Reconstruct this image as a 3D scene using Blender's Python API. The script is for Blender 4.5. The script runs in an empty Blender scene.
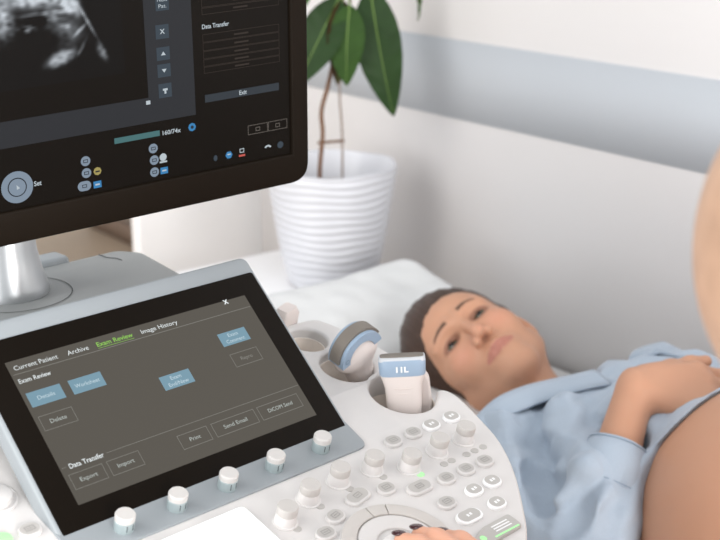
import bpy, bmesh, math, random
import numpy as np
from mathutils import Matrix, Vector
random.seed(4); rng = np.random.default_rng(7)
SC = bpy.context.scene; COL = SC.collection
PI = math.pi

# ------------------------------------------------------------------ helpers
def lin(c):
    if isinstance(c, str):
        c = tuple(int(c[i:i+2], 16)/255 for i in (0, 2, 4))
    return tuple((x/12.92 if x <= .04045 else ((x+.055)/1.055)**2.4) for x in c) + (1,)
def mat(name, col, rough=.5, metal=0, emit=0, vary=.03, scale=40, bump=0, coat=0, spec=.5, sss=0, attr=None, sheen=0, trans=0, base=None):
    m = bpy.data.materials.new(name); m.use_nodes = True
    nt = m.node_tree; b = nt.nodes['Principled BSDF']; c = lin(col)
    b.inputs['Roughness'].default_value = rough; b.inputs['Metallic'].default_value = metal
    b.inputs['Specular IOR Level'].default_value = spec
    b.inputs['Coat Weight'].default_value = coat; b.inputs['Coat Roughness'].default_value = .08
    b.inputs['Sheen Weight'].default_value = sheen
    b.inputs['Transmission Weight'].default_value = trans
    tc = nt.nodes.new('ShaderNodeTexCoord'); nz = nt.nodes.new('ShaderNodeTexNoise')
    nz.inputs['Scale'].default_value = scale; nz.inputs['Detail'].default_value = 4
    nt.links.new(tc.outputs['Object'], nz.inputs['Vector'])
    mr = nt.nodes.new('ShaderNodeMapRange'); mr.inputs['To Min'].default_value = 1-vary; mr.inputs['To Max'].default_value = 1+vary
    nt.links.new(nz.outputs['Fac'], mr.inputs['Value'])
    mx = nt.nodes.new('ShaderNodeMix'); mx.data_type = 'RGBA'; mx.blend_type = 'MULTIPLY'; mx.inputs['Factor'].default_value = 1
    mx.inputs['A'].default_value = lin(base) if base else c
    if attr:
        at_ = nt.nodes.new('ShaderNodeAttribute'); at_.attribute_name = attr
        if not base: nt.links.new(at_.outputs['Color'], mx.inputs['A'])
    nt.links.new(mr.outputs['Result'], mx.inputs['B'])
    nt.links.new(mx.outputs['Result'], b.inputs['Base Color'])
    if emit:
        b.inputs['Emission Strength'].default_value = emit
        if attr: nt.links.new(at_.outputs['Color'], b.inputs['Emission Color'])
        else: b.inputs['Emission Color'].default_value = c
    if sss:
        b.inputs['Subsurface Weight'].default_value = sss; b.inputs['Subsurface Radius'].default_value = (.012, .005, .003)
        b.inputs['Subsurface Scale'].default_value = 1
    if bump:
        bp = nt.nodes.new('ShaderNodeBump'); bp.inputs['Strength'].default_value = bump; bp.inputs['Distance'].default_value = .002
        nt.links.new(nz.outputs['Fac'], bp.inputs['Height']); nt.links.new(bp.outputs['Normal'], b.inputs['Normal'])
    return m
WM = {}
def link(o, parent=None, M=None):
    COL.objects.link(o); M = M or Matrix.Identity(4); WM[o.name] = M
    if parent is not None:
        o.parent = parent; o.matrix_parent_inverse = WM[parent.name].inverted()
    o.matrix_basis = M
    return o
def thing(name, label, cat, M=None, group=None):
    o = bpy.data.objects.new(name, None); o.empty_display_size = .05
    if M is not None and not isinstance(M, Matrix): M = Matrix.Translation(M)
    link(o, None, M); tag(o, label, cat, group); return o
def tag(o, label=None, cat=None, group=None, kind=None):
    if label: o['label'] = label
    if cat: o['category'] = cat
    if group: o['group'] = group
    if kind: o['kind'] = kind
    return o
def smooth(me, on=True):
    me.polygons.foreach_set('use_smooth', [on]*len(me.polygons))
def mesh(name, V, F, m, parent=None, M=None, sm=True, mi=None):
    me = bpy.data.meshes.new(name); me.from_pydata([tuple(v) for v in V], [], [tuple(f) for f in F])
    for q in (m if isinstance(m, (list, tuple)) else [m]): me.materials.append(q)
    if mi is not None: me.polygons.foreach_set('material_index', mi)
    smooth(me, sm); me.update()
    return link(bpy.data.objects.new(name, me), parent, M)
def fin(name, bm, m, parent=None, M=None, sm=True, ang=.7):
    me = bpy.data.meshes.new(name); bmesh.ops.recalc_face_normals(bm, faces=bm.faces[:]); 
    if sm:
        for e in bm.edges:
            if len(e.link_faces) == 2 and e.calc_face_angle(0) > ang: e.smooth = False
    bm.to_mesh(me); bm.free()
    for q in (m if isinstance(m, (list, tuple)) else [m]): me.materials.append(q)
    smooth(me, sm)
    return link(bpy.data.objects.new(name, me), parent, M)
def T3(x, y, z): return Matrix.Translation((x, y, z))
def axes(o, u, v, n=None):
    u = Vector(u).normalized(); v = Vector(v); v = (v-u*v.dot(u)).normalized(); n = u.cross(v)
    return Matrix(((u.x, v.x, n.x, o[0]), (u.y, v.y, n.y, o[1]), (u.z, v.z, n.z, o[2]), (0, 0, 0, 1)))
def abox(bm, x0, x1, y0, y1, z0, z1, bev=0, seg=2, mi=0):
    vs = [bm.verts.new((x, y, z)) for z in (z0, z1) for y in (y0, y1) for x in (x0, x1)]
    fs = [bm.faces.new([vs[i] for i in f]) for f in ((0, 2, 3, 1), (4, 5, 7, 6), (0, 1, 5, 4), (2, 6, 7, 3), (0, 4, 6, 2), (1, 3, 7, 5))]
    for f in fs: f.material_index = mi
    if bev: bmesh.ops.bevel(bm, geom=list({e for f in fs for e in f.edges}), offset=bev, segments=seg, affect='EDGES', profile=.5)
    return bm
def boxo(name, x0, x1, y0, y1, z0, z1, m, parent=None, M=None, bev=0, seg=2):
    return fin(name, abox(bmesh.new(), x0, x1, y0, y1, z0, z1, bev, seg), m, parent, M)
def lathe(bm, prof, n=32, cx=0, cy=0, mi=0, closed=False, sx=1, sy=1):
    rings = []
    for r, z in prof:
        if r < 1e-6: rings.append([bm.verts.new((cx, cy, z))])
        else: rings.append([bm.verts.new((cx+sx*r*math.cos(2*PI*i/n), cy+sy*r*math.sin(2*PI*i/n), z)) for i in range(n)])
    for a, b in zip(rings, rings[1:]):
        for i in range(n):
            j = (i+1) % n
            if len(a) == 1 and len(b) == 1: continue
            if len(a) == 1: f = [a[0], b[j], b[i]]
            elif len(b) == 1: f = [a[i], a[j], b[0]]
            else: f = [a[i], a[j], b[j], b[i]]
            bm.faces.new(f).material_index = mi
    return bm
def spline(P, n=8):
    P = [Vector(p) for p in P]; out = []
    Q = [P[0]*2-P[1]]+P+[P[-1]*2-P[-2]]
    for i in range(1, len(Q)-2):
        for k in range(n):
            t = k/n; a, b, c, d = Q[i-1:i+3]
            out.append(.5*((2*b)+(c-a)*t+(2*a-5*b+4*c-d)*t*t+(3*b-a-3*c+d)*t**3))
    out.append(P[-1]); return out
def tube(bm, pts, r, n=10, mi=0, cap=True):
    pts = [Vector(p) for p in pts]; rs = r if isinstance(r, (list, tuple)) else [r]*len(pts)
    if len(rs) != len(pts): rs = [np.interp(i/(len(pts)-1), np.linspace(0, 1, len(rs)), rs) for i in range(len(pts))]
    d = (pts[1]-pts[0]).normalized(); a = d.orthogonal().normalized(); rings = []
    for i, p in enumerate(pts):
        d = (pts[min(i+1, len(pts)-1)]-pts[max(i-1, 0)]).normalized(); a = (a-d*a.dot(d)).normalized(); b = d.cross(a)
        rings.append([bm.verts.new(p+(a*math.cos(2*PI*k/n)+b*math.sin(2*PI*k/n))*rs[i]) for k in range(n)])
    for A, B in zip(rings, rings[1:]):
        for k in range(n): bm.faces.new([A[k], A[(k+1) % n], B[(k+1) % n], B[k]]).material_index = mi
    if cap:
        bm.faces.new(rings[0][::-1]).material_index = mi; bm.faces.new(rings[-1]).material_index = mi
    return bm
def rpoly(pts, r, n=6):
    """polygon with rounded corners; r = radius or list"""
    out = []; N = len(pts)
    for i in range(N):
        p = Vector(pts[i]+(0,)) if len(pts[i]) == 2 else Vector(pts[i]); a = Vector((*pts[i-1][:2], 0)); b = Vector((*pts[(i+1) % N][:2], 0))
        rr = r[i] if isinstance(r, (list, tuple)) else r
        da = (a-p); db = (b-p); L = min(rr, da.length*.45, db.length*.45); A = p+da.normalized()*L; B = p+db.normalized()*L
        for k in range(n+1):
            t = k/n; q = A*(1-t)**2+p*2*t*(1-t)+B*t*t; out.append((q.x, q.y))
    return out
def plate(name, outer, holes, z0, z1, bev, m, parent=None, M=None, res=3):
    """2D outline (with holes) extruded from z0 to z1 with rounded rims, all of it mesh"""
    cu = bpy.data.curves.new(name, 'CURVE'); cu.dimensions = '2D'; cu.fill_mode = 'BOTH'
    for P in [outer]+list(holes):
        s = cu.splines.new('POLY'); s.points.add(len(P)-1); s.use_cyclic_u = True
        for k, p in enumerate(P): s.points[k].co = (p[0], p[1], 0, 1)
    cu.extrude = max((z1-z0)/2-bev, 0); cu.bevel_depth = bev; cu.bevel_resolution = res; cu.offset = -bev
    o = bpy.data.objects.new('tmp', cu); COL.objects.link(o); dg = bpy.context.evaluated_depsgraph_get()
    me = bpy.data.meshes.new_from_object(o.evaluated_get(dg)); bpy.data.objects.remove(o); bpy.data.curves.remove(cu)
    me.transform(Matrix.Translation((0, 0, (z0+z1)/2))); me.materials.clear(); bm = bmesh.new(); bm.from_mesh(me); bpy.data.meshes.remove(me)
    bmesh.ops.remove_doubles(bm, verts=bm.verts[:], dist=1e-6)
    for f in bm.faces: f.material_index = 0
    return fin(name, bm, m, parent, M, ang=.5)
def circle(cx, cy, r, n=40, a0=0, a1=2*PI, sy=1):
    full = abs(a1-a0-2*PI) < 1e-6
    return [(cx+r*math.cos(a0+(a1-a0)*i/(n if full else n-1)), cy+sy*r*math.sin(a0+(a1-a0)*i/(n if full else n-1))) for i in range(n)]
def text_bm(bm, s, x, y, w, z, mi=0, h=None, center=False, bold=0):
    cu = bpy.data.curves.new('t', 'FONT'); cu.body = s; cu.size = 1; cu.offset = bold; cu.resolution_u = 3
    o = bpy.data.objects.new('t', cu); COL.objects.link(o); dg = bpy.context.evaluated_depsgraph_get()
    me = bpy.data.meshes.new_from_object(o.evaluated_get(dg)); bpy.data.objects.remove(o); bpy.data.curves.remove(cu)
    xs = [v.co.x for v in me.vertices]; x0, x1 = min(xs), max(xs); k = w/(x1-x0)
    ky = k if h is None else h/.7
    for v in me.vertices: v.co = ((v.co.x-x0)*k+x-(w/2 if center else 0), v.co.y*ky+y, z)
    n0 = len(bm.faces); bm.from_mesh(me); bpy.data.meshes.remove(me); bm.faces.ensure_lookup_table()
    for f in bm.faces[n0:]: f.material_index = mi
    return bm
def flat(bm, P, z, mi=0):
    f = bm.faces.new([bm.verts.new((p[0], p[1], z)) for p in P]); f.material_index = mi
    if f.normal.z < 0: f.normal_flip()
    return bm
def rect(bm, x0, x1, y0, y1, z, mi=0): return flat(bm, [(x0, y0), (x1, y0), (x1, y1), (x0, y1)], z, mi)
def outline(bm, x0, x1, y0, y1, t, z, mi=0):
    rect(bm, x0, x1, y0, y0+t, z, mi); rect(bm, x0, x1, y1-t, y1, z, mi); rect(bm, x0, x0+t, y0+t, y1-t, z, mi); rect(bm, x1-t, x1, y0+t, y1-t, z, mi)
def flatfin(name, bm, m, parent, M):
    for f in bm.faces:
        f.normal_update()
        if f.normal.z < 0: f.normal_flip()
    me = bpy.data.meshes.new(name); bm.to_mesh(me); bm.free()
    for q in (m if isinstance(m, (list, tuple)) else [m]): me.materials.append(q)
    return link(bpy.data.objects.new(name, me), parent, M)

# ------------------------------------------------------------------ signed distance modelling for bodies and cloth
class Field:
    def __init__(s, lo, hi, h):
        s.lo = np.array(lo, float); s.h = h; s.n = np.ceil((np.array(hi)-s.lo)/h).astype(int)+1
        s.F = np.full(s.n, .2, np.float32)
        s.ax = [(s.lo[i]+h*np.arange(s.n[i])).astype(np.float32) for i in range(3)]
    def box(s, lo, hi):
        a = np.clip(np.floor((np.array(lo)-s.lo)/s.h).astype(int), 0, s.n); b = np.clip(np.ceil((np.array(hi)-s.lo)/s.h).astype(int)+1, 0, s.n)
        sl = tuple(slice(i, j) for i, j in zip(a, b))
        return sl, s.ax[0][sl[0]][:, None, None], s.ax[1][sl[1]][None, :, None], s.ax[2][sl[2]][None, None, :]
    def op(s, sl, d, k, mode='u'):
        F = s.F[sl]; d = d.astype(np.float32)
        if mode == 'u':
            if k > 0: h = np.maximum(k-np.abs(F-d), 0)/k; s.F[sl] = np.minimum(F, d)-h*h*k*.25
            else: s.F[sl] = np.minimum(F, d)
        else:
            e = -d
            if k > 0: h = np.maximum(k-np.abs(F-e), 0)/k; s.F[sl] = np.maximum(F, e)+h*h*k*.25
            else: s.F[sl] = np.maximum(F, e)
    def cap(s, a, b, r0, r1=None, k=.01, mode='u', flat=None):
        r1 = r0 if r1 is None else r1; a = np.array(a, float); b = np.array(b, float); m = max(r0, r1)+k+2*s.h
        sl, X, Y, Z = s.box(np.minimum(a, b)-m, np.maximum(a, b)+m)
        if min(t.size for t in (X, Y, Z)) == 0: return
        d = b-a; L2 = max(d@d, 1e-12); t = np.clip(((X-a[0])*d[0]+(Y-a[1])*d[1]+(Z-a[2])*d[2])/L2, 0, 1)
        q = np.sqrt((X-a[0]-t*d[0])**2+(Y-a[1]-t*d[1])**2+(Z-a[2]-t*d[2])**2)-(r0+(r1-r0)*t)
        s.op(sl, q, k, mode)
    def chain(s, P, R, k=.01, mode='u'):
        for i in range(len(P)-1): s.cap(P[i], P[i+1], R[i], R[i+1], k, mode)
    def ell(s, c, r, k=.01, mode='u', R=None):
        c = np.array(c, float); r = np.array(r, float); m = r.max()+k+2*s.h
        sl, X, Y, Z = s.box(c-m, c+m)
        if min(t.size for t in (X, Y, Z)) == 0: return
        X = X-c[0]; Y = Y-c[1]; Z = Z-c[2]
        if R is not None: X, Y, Z = [X*R[0][i]+Y*R[1][i]+Z*R[2][i] for i in range(3)]
        k0 = np.sqrt((X/r[0])**2+(Y/r[1])**2+(Z/r[2])**2); k1 = np.sqrt((X/r[0]**2)**2+(Y/r[1]**2)**2+(Z/r[2]**2)**2)+1e-9
        s.op(sl, k0*(k0-1)/k1, k, mode)
    def plane(s, p, n, k=.004, lo=None, hi=None):
        """keep the side the normal points away from"""
        n = np.array(n, float); n /= np.linalg.norm(n); sl, X, Y, Z = s.box(s.lo if lo is None else lo, s.lo+s.h*s.n if hi is None else hi)
        s.op(sl, -((X-p[0])*n[0]+(Y-p[1])*n[1]+(Z-p[2])*n[2]), k, 's')
    def mesh(s):
        F = s.F; neg = F < 0; nx, ny, nz = F.shape
        c = np.zeros((nx-1, ny-1, nz-1), np.uint8)
        for i in (0, 1):
            for j in (0, 1):
                for k in (0, 1): c += neg[i:nx-1+i, j:ny-1+j, k:nz-1+k]
        I = np.argwhere((c > 0) & (c < 8)); idx = np.full(c.shape, -1, np.int64); idx[tuple(I.T)] = np.arange(len(I))
        acc = np.zeros((len(I), 3)); cnt = np.zeros(len(I))
        corners = [(i, j, k) for i in (0, 1) for j in (0, 1) for k in (0, 1)]
        val = {q: F[I[:, 0]+q[0], I[:, 1]+q[1], I[:, 2]+q[2]].astype(float) for q in corners}
        for a in corners:
            for ax in range(3):
                if a[ax] == 0:
                    b = list(a); b[ax] = 1; b = tuple(b); fa, fb = val[a], val[b]; m = (fa < 0) != (fb < 0)
                    t = fa[m]/(fa[m]-fb[m]); P = np.tile(np.array(a, float), (m.sum(), 1)); P[:, ax] += t; acc[m] += P; cnt[m] += 1
        V = s.lo+s.h*(I+acc/cnt[:, None]); faces = []
        for ax in range(3):
            sl0 = [slice(1, -1)]*3; sl0[ax] = slice(0, -1)
            A = [slice(1, d-1) for d in F.shape]; A[ax] = slice(0, F.shape[ax]-1); B = list(A); B[ax] = slice(1, F.shape[ax])
            na = neg[tuple(A)]; nb = neg[tuple(B)]; E = np.argwhere(na != nb); 
            if len(E) == 0: continue
            off = np.array([1, 1, 1]); off[ax] = 0; E = E+off; o1, o2 = (ax+1) % 3, (ax+2) % 3
            def g(d1, d2):
                q = E.copy(); q[:, o1] += d1; q[:, o2] += d2; return idx[q[:, 0], q[:, 1], q[:, 2]]
            Q = np.stack([g(-1, -1), g(0, -1), g(0, 0), g(-1, 0)], 1); ins = neg[E[:, 0], E[:, 1], E[:, 2]]
            Q[~ins] = Q[~ins][:, ::-1]; faces.append(Q)
        return V, np.concatenate(faces)
def relax(V, Q, it=1, f=.5):
    for _ in range(it):
        S = np.zeros_like(V); C = np.zeros(len(V))
        for i in range(4):
            for j in (1, 3):
                np.add.at(S, Q[:, i], V[Q[:, (i+j) % 4]]); np.add.at(C, Q[:, i], 1)
        V = V+(S/np.maximum(C, 1)[:, None]-V)*f
    return V
def fobj(name, V, Q, m, parent, color=None):
    me = bpy.data.meshes.new(name); me.vertices.add(len(V)); me.vertices.foreach_set('co', V.astype(np.float32).ravel())
    me.loops.add(Q.size); me.loops.foreach_set('vertex_index', Q.astype(np.int32).ravel())
    me.polygons.add(len(Q)); me.polygons.foreach_set('loop_start', np.arange(0, Q.size, 4, dtype=np.int32)); me.polygons.foreach_set('loop_total', np.full(len(Q), 4, np.int32))
    me.update(calc_edges=True); me.validate(); me.materials.append(m); smooth(me)
    if color is not None:
        a = me.color_attributes.new('tint', 'FLOAT_COLOR', 'POINT'); a.data.foreach_set('color', np.c_[color, np.ones(len(color))].astype(np.float32).ravel())
    return link(bpy.data.objects.new(name, me), parent)
def wnoise(P, f, seed, n=10):
    g = np.random.default_rng(seed); o = 0
    for _ in range(n):
        w = g.normal(size=3); w = w/np.linalg.norm(w)*f*g.uniform(.6, 1.5); o = o+np.sin(P @ w+g.uniform(0, 6.28))
    return o/math.sqrt(n)

# ------------------------------------------------------------------ frames measured for the room (metres; X towards the wall, Y along it to the head of the couch)
MT = axes((.5304, .9458, .9055), (.9958, .0916, 0), (-.0682, .7412, .6678))                        # touch screen
MK = axes((.5367, .8773, .8437), (.9958, .0915, 0), (-.0884, .9619, .2588))                        # control panel
MM = axes((.4910, 1.0849, .9293), (.99711, -.0563, .05015), (-.05444, -.0784, .99544))              # monitor
MD = axes((.5367, .8773, .94), (.9958, .0915, 0), (-.0915, .9958, 0))                              # deck, horizontal
WX = 1.62; BZ = .50

# ------------------------------------------------------------------ materials
white = mat('console_white', 'd3d0ce', .38, vary=.012)
white2 = mat('console_shell', 'cfc9c5', .45, vary=.012)
greyb = mat('console_grey', '93999d', .42, vary=.02)
dgrey = mat('deck_grey', '8b8e8e', .5, vary=.02)
seam = mat('seam_dark', '3a3c3e', .6)
blackglass = mat('black_glass', '110c07', .2, vary=.01, spec=.07)
black = mat('monitor_black', '18120c', .5, vary=.04, scale=300, spec=.07)
silver = mat('silver_metal', 'b9bcbe', .34, metal=.75, vary=.02)
keycap = mat('key_grey', 'b5b2ae', .5, vary=.02)
keyring = mat('key_skirt', 'd0cdcb', .5)
knobtop = mat('knob_cap', 'c2beba', .5, bump=.15, scale=900)
knobw = mat('knob_white', 'dddad8', .4)
knobs2 = mat('knob_steel', 'a3b0b2', .4, metal=.2)
cupm = mat('holder_cup', 'ece3da', .5)
led = mat('led_green', '9fd89a', .4, emit=.35)
inkm = mat('key_ink', '8e8b88', .6); inkw = mat('key_ink_white', 'f0f0f0', .6)

# ------------------------------------------------------------------ ultrasound console
con = thing('ultrasound_machine', 'white and grey ultrasound console with knobs, tilted black touch panel and probe holders', 'ultrasound machine', T3(.5367, .8773, 0))
h2 = (.2475, .0172); r2 = .0345
arc = circle(*h2, r2, 22, math.radians(-42), math.radians(-42-262))
arc = [(h2[0]+r2*math.cos(a), h2[1]+r2*math.sin(a)) for a in np.linspace(math.radians(-48), math.radians(-312), 26)]
right = [(0, -.272), (.07, -.268), (.13, -.245), (.1876, -.204), (.2172, -.175), (.2545, -.130), (.2777, -.09), (.2885, -.053), (.2955, -.020), (.2940, -.004), (.286, .003), (.2765, -.004)]
right2 = [(.285, .052), (.286, .085), (.2765, .125), (.2655, .155), (.252, .168), (.20, .172)]
left = [(-.20, .172), (-.252, .168), (-.2655, .155), (-.2765, .125), (-.286, .085), (-.2948, 0), (-.2885, -.053), (-.2777, -.09), (-.2545, -.130), (-.2172, -.175), (-.1876, -.204), (-.13, -.245), (-.07, -.268)]
def sm2(P, n=5): return [(q.x, q.y) for q in spline([(a, b, 0) for a, b in P], n)]
top_out = sm2(right)+arc+rpoly([arc[-1], *right2[:1]], 0)[:0]+sm2(right2)+sm2(left)[:-1]
holes = [circle(.2289, .0815, .0285), circle(.2235, .1385, .0215)]
plate('control_panel', top_out, holes, -.030, 0, .004, white, con, MK)
low_out = sm2([(a*1.035, b*1.02-.003) for a, b in right[:8]])+sm2([(a*1.02, b) for a, b in right2])+sm2([(a*1.02, b*1.01) for a, b in left])[:-1]
plate('lower_shell', low_out, [circle(.2475, .0172, .036), circle(.2289, .0815, .030), circle(.2235, .1385, .0225)], -.085, -.033, .006, white2, con, MK)
for (cx, cy), r in ((h2, .037), ((.2289, .0815), .0288), ((.2235, .1385), .0218)):
    bm = lathe(bmesh.new(), [(r, -.012), (r-.0015, -.012), (r-.004, -.06), (r-.008, -.066), (0, -.066), (0, -.070), (r-.006, -.070), (r, -.062), (r, -.012)], 36, cx, cy)
    fin('probe_holder', bm, cupm, con, MK)
# pedestal, column and castors under the panel
boxo('pedestal', -.13, .13, -.02, .30, -.80, -.075, white2, con, axes((.5367, .8773, .90), (.9958, .0915, 0), (-.0915, .9958, 0)), .03, 4)
bm = abox(bmesh.new(), -.23, .23, -.18, .34, .07, .13, .02, 3); fin('base', bm, greyb, con, axes((.5367, .8773, 0), (.9958, .0915, 0), (-.0915, .9958, 0)))
for sx in (-.19, .19):
    for sy in (-.13, .29):
        bm = bmesh.new(); lathe(bm, [(0, -.015), (.035, -.015), (.035, .015), (0, .015)], 20)
        Mw = axes((.5367, .8773, 0), (.9958, .0915, 0), (-.0915, .9958, 0)) @ T3(sx, sy, .036) @ Matrix.Rotation(PI/2, 4, 'Y')
        c = fin('castor', bm, seam, con, Mw)
        boxo('castor_fork', -.012, .012, -.012, .012, .03, .075, greyb, c, axes((.5367, .8773, 0), (.9958, .0915, 0), (-.0915, .9958, 0)) @ T3(sx, sy, 0))
# grey strip with five steel knobs
strip = plate('knob_strip', rpoly([(-.158, -.0305), (.152, -.0325), (.158, .01), (-.158, .01)], [.004, .010, .003, .003]), [], -.002, .0022, .0008, greyb, con, MK)
def knob(u, w, r, h, parent, body, name='control_knob', cap=knobtop):
    M = MK @ T3(u, w, .0)
    bm = lathe(bmesh.new(), [(r*1.18, 0), (r*1.18, .0008), (r*1.02, .0012), (r*1.0, h*.12), (r*.94, h*.50), (r*.90, h*.54), (r*.93, h*.57), (r*.94, h*.93), (r*.88, h), (0, h)], 32)
    bm.faces.ensure_lookup_table()
    for f in bm.faces:
        if f.calc_center_median().z > h*.56: f.material_index = 1
    for i in range(24):
        a = 2*PI*i/24
    o = fin(name, bm, [body, cap], parent, M, ang=.45); return o
for u in (-.1078, -.0553, -.0017, .0514, .1071):
    M = MK @ T3(u, -.0147, .002)
    bm = lathe(bmesh.new(), [(.0083, 0), (.0085, .001), (.0085, .0095), (.0080, .0100), (.0085, .0105), (.0085, .0150), (.0077, .0163), (0, .0163)], 36)
    for f in bm.faces:
        if f.calc_center_median().z > .0102: f.material_index = 1
    k = fin('rotary_knob', bm, [knobs2, mat('cap', 'cac7c4', .5) if u < -.1 else bpy.data.materials['cap']], con, M, ang=.45)
    bm = bmesh.new()
    for a in (-1.2, -1.9): abox(bm, .0084*math.cos(a)-.0003, .0084*math.cos(a)+.0003, .0084*math.sin(a)-.0003, .0084*math.sin(a)+.0003, .003, .009)
    fin('knob_mark', bm, seam, k, M)
# white panel knobs with little lamps
for u, w in ((.0149, -.0748), (.0512, -.0627), (.0916, -.0574), (.1313, -.0603), (.1645, -.0758), (.2064, -.0718), (.2438, -.0712)):
    k = knob(u, w, .0098, .0180, con, knobw)
for i, (u, w) in enumerate(((.018, -.0875), (.0551, -.0752), (.0945, -.0705), (.1335, -.0735), (.1675, -.0885))):
    bm = lathe(bmesh.new(), [(.0034, 0), (.0032, .0006), (0, .0007)], 16, sx=1.25); fin('indicator_lamp', bm, led if i == 4 else keycap, con, MK @ T3(u, w, 0))
for u, w in ((.199, -.0886), (.2094, -.0886), (.2298, -.0892), (.2414, -.0892), (.2535, -.0892)):
    bm = lathe(bmesh.new(), [(.0036, 0), (.0034, .0006), (0, .0007)], 16, sx=1.25); fin('indicator_lamp', bm, keycap, con, MK @ T3(u, w, 0))
def pill(w, h, n=8):
    r = h/2; s = max(w/2-r, 0); return circle(s, 0, r, n*2, -PI/2, PI/2)+circle(-s, 0, r, n*2, PI/2, PI*1.5)
icons = ['A', 'M', 'S', 'D', 'F1', 'P', 'C', 'PW', 'TD', 'x', '2', '3', 'B', '4', 'H', 'K', 'L']
BT = [(.178, -.0402, 0, 0), (.2053, -.0401, 0, 0), (.231, -.0399, 0, 1), (.2593, -.0401, 0, 1), (.0916, -.0835, 1, 0), (.0562, -.0935, 0, 0), (.1226, -.0885, 0, 0), (.1510, -.1030, 1, 0), (.1831, -.1066, 0, 0), (.2102, -.1066, 0, 0), (.2361, -.1070, 0, 0), (.0341, -.1058, 0, 0), (.1578, -.1315, 0, 0), (.1938, -.132, 0, 1), (.2192, -.132, 0, 1), (.1622, -.1554, 1, 1), (.1991, -.1560, 0, 1), (-.1722, .0215, 0, 0)]
for i, (u, w, wide, lit) in enumerate(BT):
    M = MK @ T3(u, w, 0) @ Matrix.Rotation(math.radians(12 if i in (4, 5) else 0), 4, 'Z')
    W, H = (.029, .0155) if wide else (.0195, .0150)
    b = plate('key_button', pill(W, H), [], -.001, .0034, .0012, inkw if lit else keyring, con, M, 2)
    bm = bmesh.new(); flat(bm, [(x*.84, y*.82+.0006) for x, y in pill(W, H)], .0036, 0)
    if lit:
        rect(bm, -.0032, -.0006, -.0012, .002, .0038, 1); rect(bm, .0006, .0032, -.0006, .0024, .0038, 1)
    else:
        outline(bm, -.0042, .0042, -.0022, .0032, .0006, .0038, 1); rect(bm, -.0025, .0025, .0002, .0008, .0038, 1)
    flatfin('key_legend', bm, [keycap, inkw if lit else inkm], b, M)
# illuminated white plate (flat keyboard) and grey key with green light
plate('keyboard_plate', rpoly([(-.140, -.1350), (-.0055, -.1350), (-.0055, -.0420), (-.140, -.0420)], .006), [], -.002, .0035, .0012, mat('lit_plate', 'f4f6f7', .25, emit=.25, vary=.02), con, MK)
bm = bmesh.new()
for i in range(5):
    for j in range(4): outline(bm, -.131+i*.0245, -.111+i*.0245, -.127+j*.021, -.111+j*.021, .0006, .0037)
for i in range(4): outline(bm, -.118+i*.028, -.112+i*.028, -.0490, -.0455, .0006, .0037)
flatfin('key_outlines', bm, mat('plate_ink', 'd5dadc', .5), con, MK)
b = plate('freeze_key', rpoly([(.139, -.192), (.196, -.190), (.1955, -.172), (.160, -.173), (.139, -.180)], .004), [], -.001, .004, .0014, keycap, con, MK)
bm = bmesh.new(); flat(bm, circle(.149, -.184, .0034, 16), .0043, 1)
for j in range(3): rect(bm, .166, .187, -.1785-j*.003, -.177-j*.003, .0043, 0)
rect(bm, .16, .192, -.1895, -.1875, .0043, 1)
flatfin('key_lamp', bm, [inkw, led], b, MK)
# trackball ring of curved keys, inner disc and ball
bc = (.0809, -.1507)
def arc_key(a0, a1, r0, r1):
    A = np.linspace(math.radians(a0), math.radians(a1), 18)
    return [(bc[0]+r1*math.cos(a), bc[1]+r1*math.sin(a)) for a in A]+[(bc[0]+r0*math.cos(a), bc[1]+r0*math.sin(a)) for a in A[::-1]]
plate('trackball_bezel', circle(*bc, .0535, 64), [], -.002, .0012, .0008, keyring, con, MK)
for a0, a1 in ((-28, 62.5), (63.5, 84.5), (85.5, 168), (169, 262), (263, 331)):
    plate('ring_key', arc_key(a0, a1, .0385, .0515), [], 0, .0042, .001, mat('ring_key', 'c4bfba', .5) if a0 == -28 else bpy.data.materials['ring_key'], con, MK, 2)
plate('trackball_dish', circle(*bc, .0375, 64), [circle(*bc, .021, 40)], 0, .0034, .001, white, con, MK)
bm = bmesh.new(); bmesh.ops.create_icosphere(bm, subdivisions=4, radius=.019); fin('trackball', bm, knobw, con, MK @ T3(*bc, -.009))
# dial at the left edge of the panel
bm = lathe(bmesh.new(), [(.019, 0), (.019, .0014), (.0175, .002), (.0165, .0012), (.0145, .0012), (.0140, .006), (.0125, .0068), (0, .0068)], 40); fin('panel_dial', bm, white, con, MK @ T3(-.1765, .0700, 0))
plate('side_key', [(x, y) for x, y in pill(.0195, .015)], [], -.001, .0034, .0012, led, con, MK @ T3(-.1975, .0225, 0), 2)
# touch panel module
plate('touch_frame', rpoly([(-.1575, -.0975), (.1575, -.0975), (.1575, .1125), (-.1575, .1125)], [.004, .004, .009, .009]), [], -.020, .0, .003, greyb, con, MT)
boxo('touch_housing', -.135, .135, -.085, .10, -.055, -.018, dgrey, con, MT, .01)
ts = plate('touch_screen', rpoly([(-.1535, -.0935), (.1535, -.0935), (.1535, .0930), (-.1535, .0930)], .003), [], -.001, .0012, .0005, blackglass, con, MT)
def disp(name, col, emit=1, vary=.02, scale=60, **k): return mat(name, col, .3, emit=emit, vary=vary, scale=scale, spec=.06, base='060505', **k)
scr = disp('display_grey', '5b5750', .92); scrw = disp('display_text', 'dfe5e6'); scrg = disp('display_green', '8cc45a')
scrb = disp('display_blue', '7696a6'); scrl = disp('display_line', '8b8a84', .9)
scrb2 = disp('display_blue_text', 'bdd0d8'); scrt = disp('display_dim_text', 'b3bab6')
bm = bmesh.new(); rect(bm, -.1300, .1300, -.0703, .0703, .0014, 0)
rect(bm, -.1280, .1290, .0568, .0573, .0016, 1); rect(bm, -.0850, .1290, -.0362, -.0358, .0016, 1); rect(bm, -.1280, -.1240, -.0362, -.0358, .0016, 1)
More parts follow.
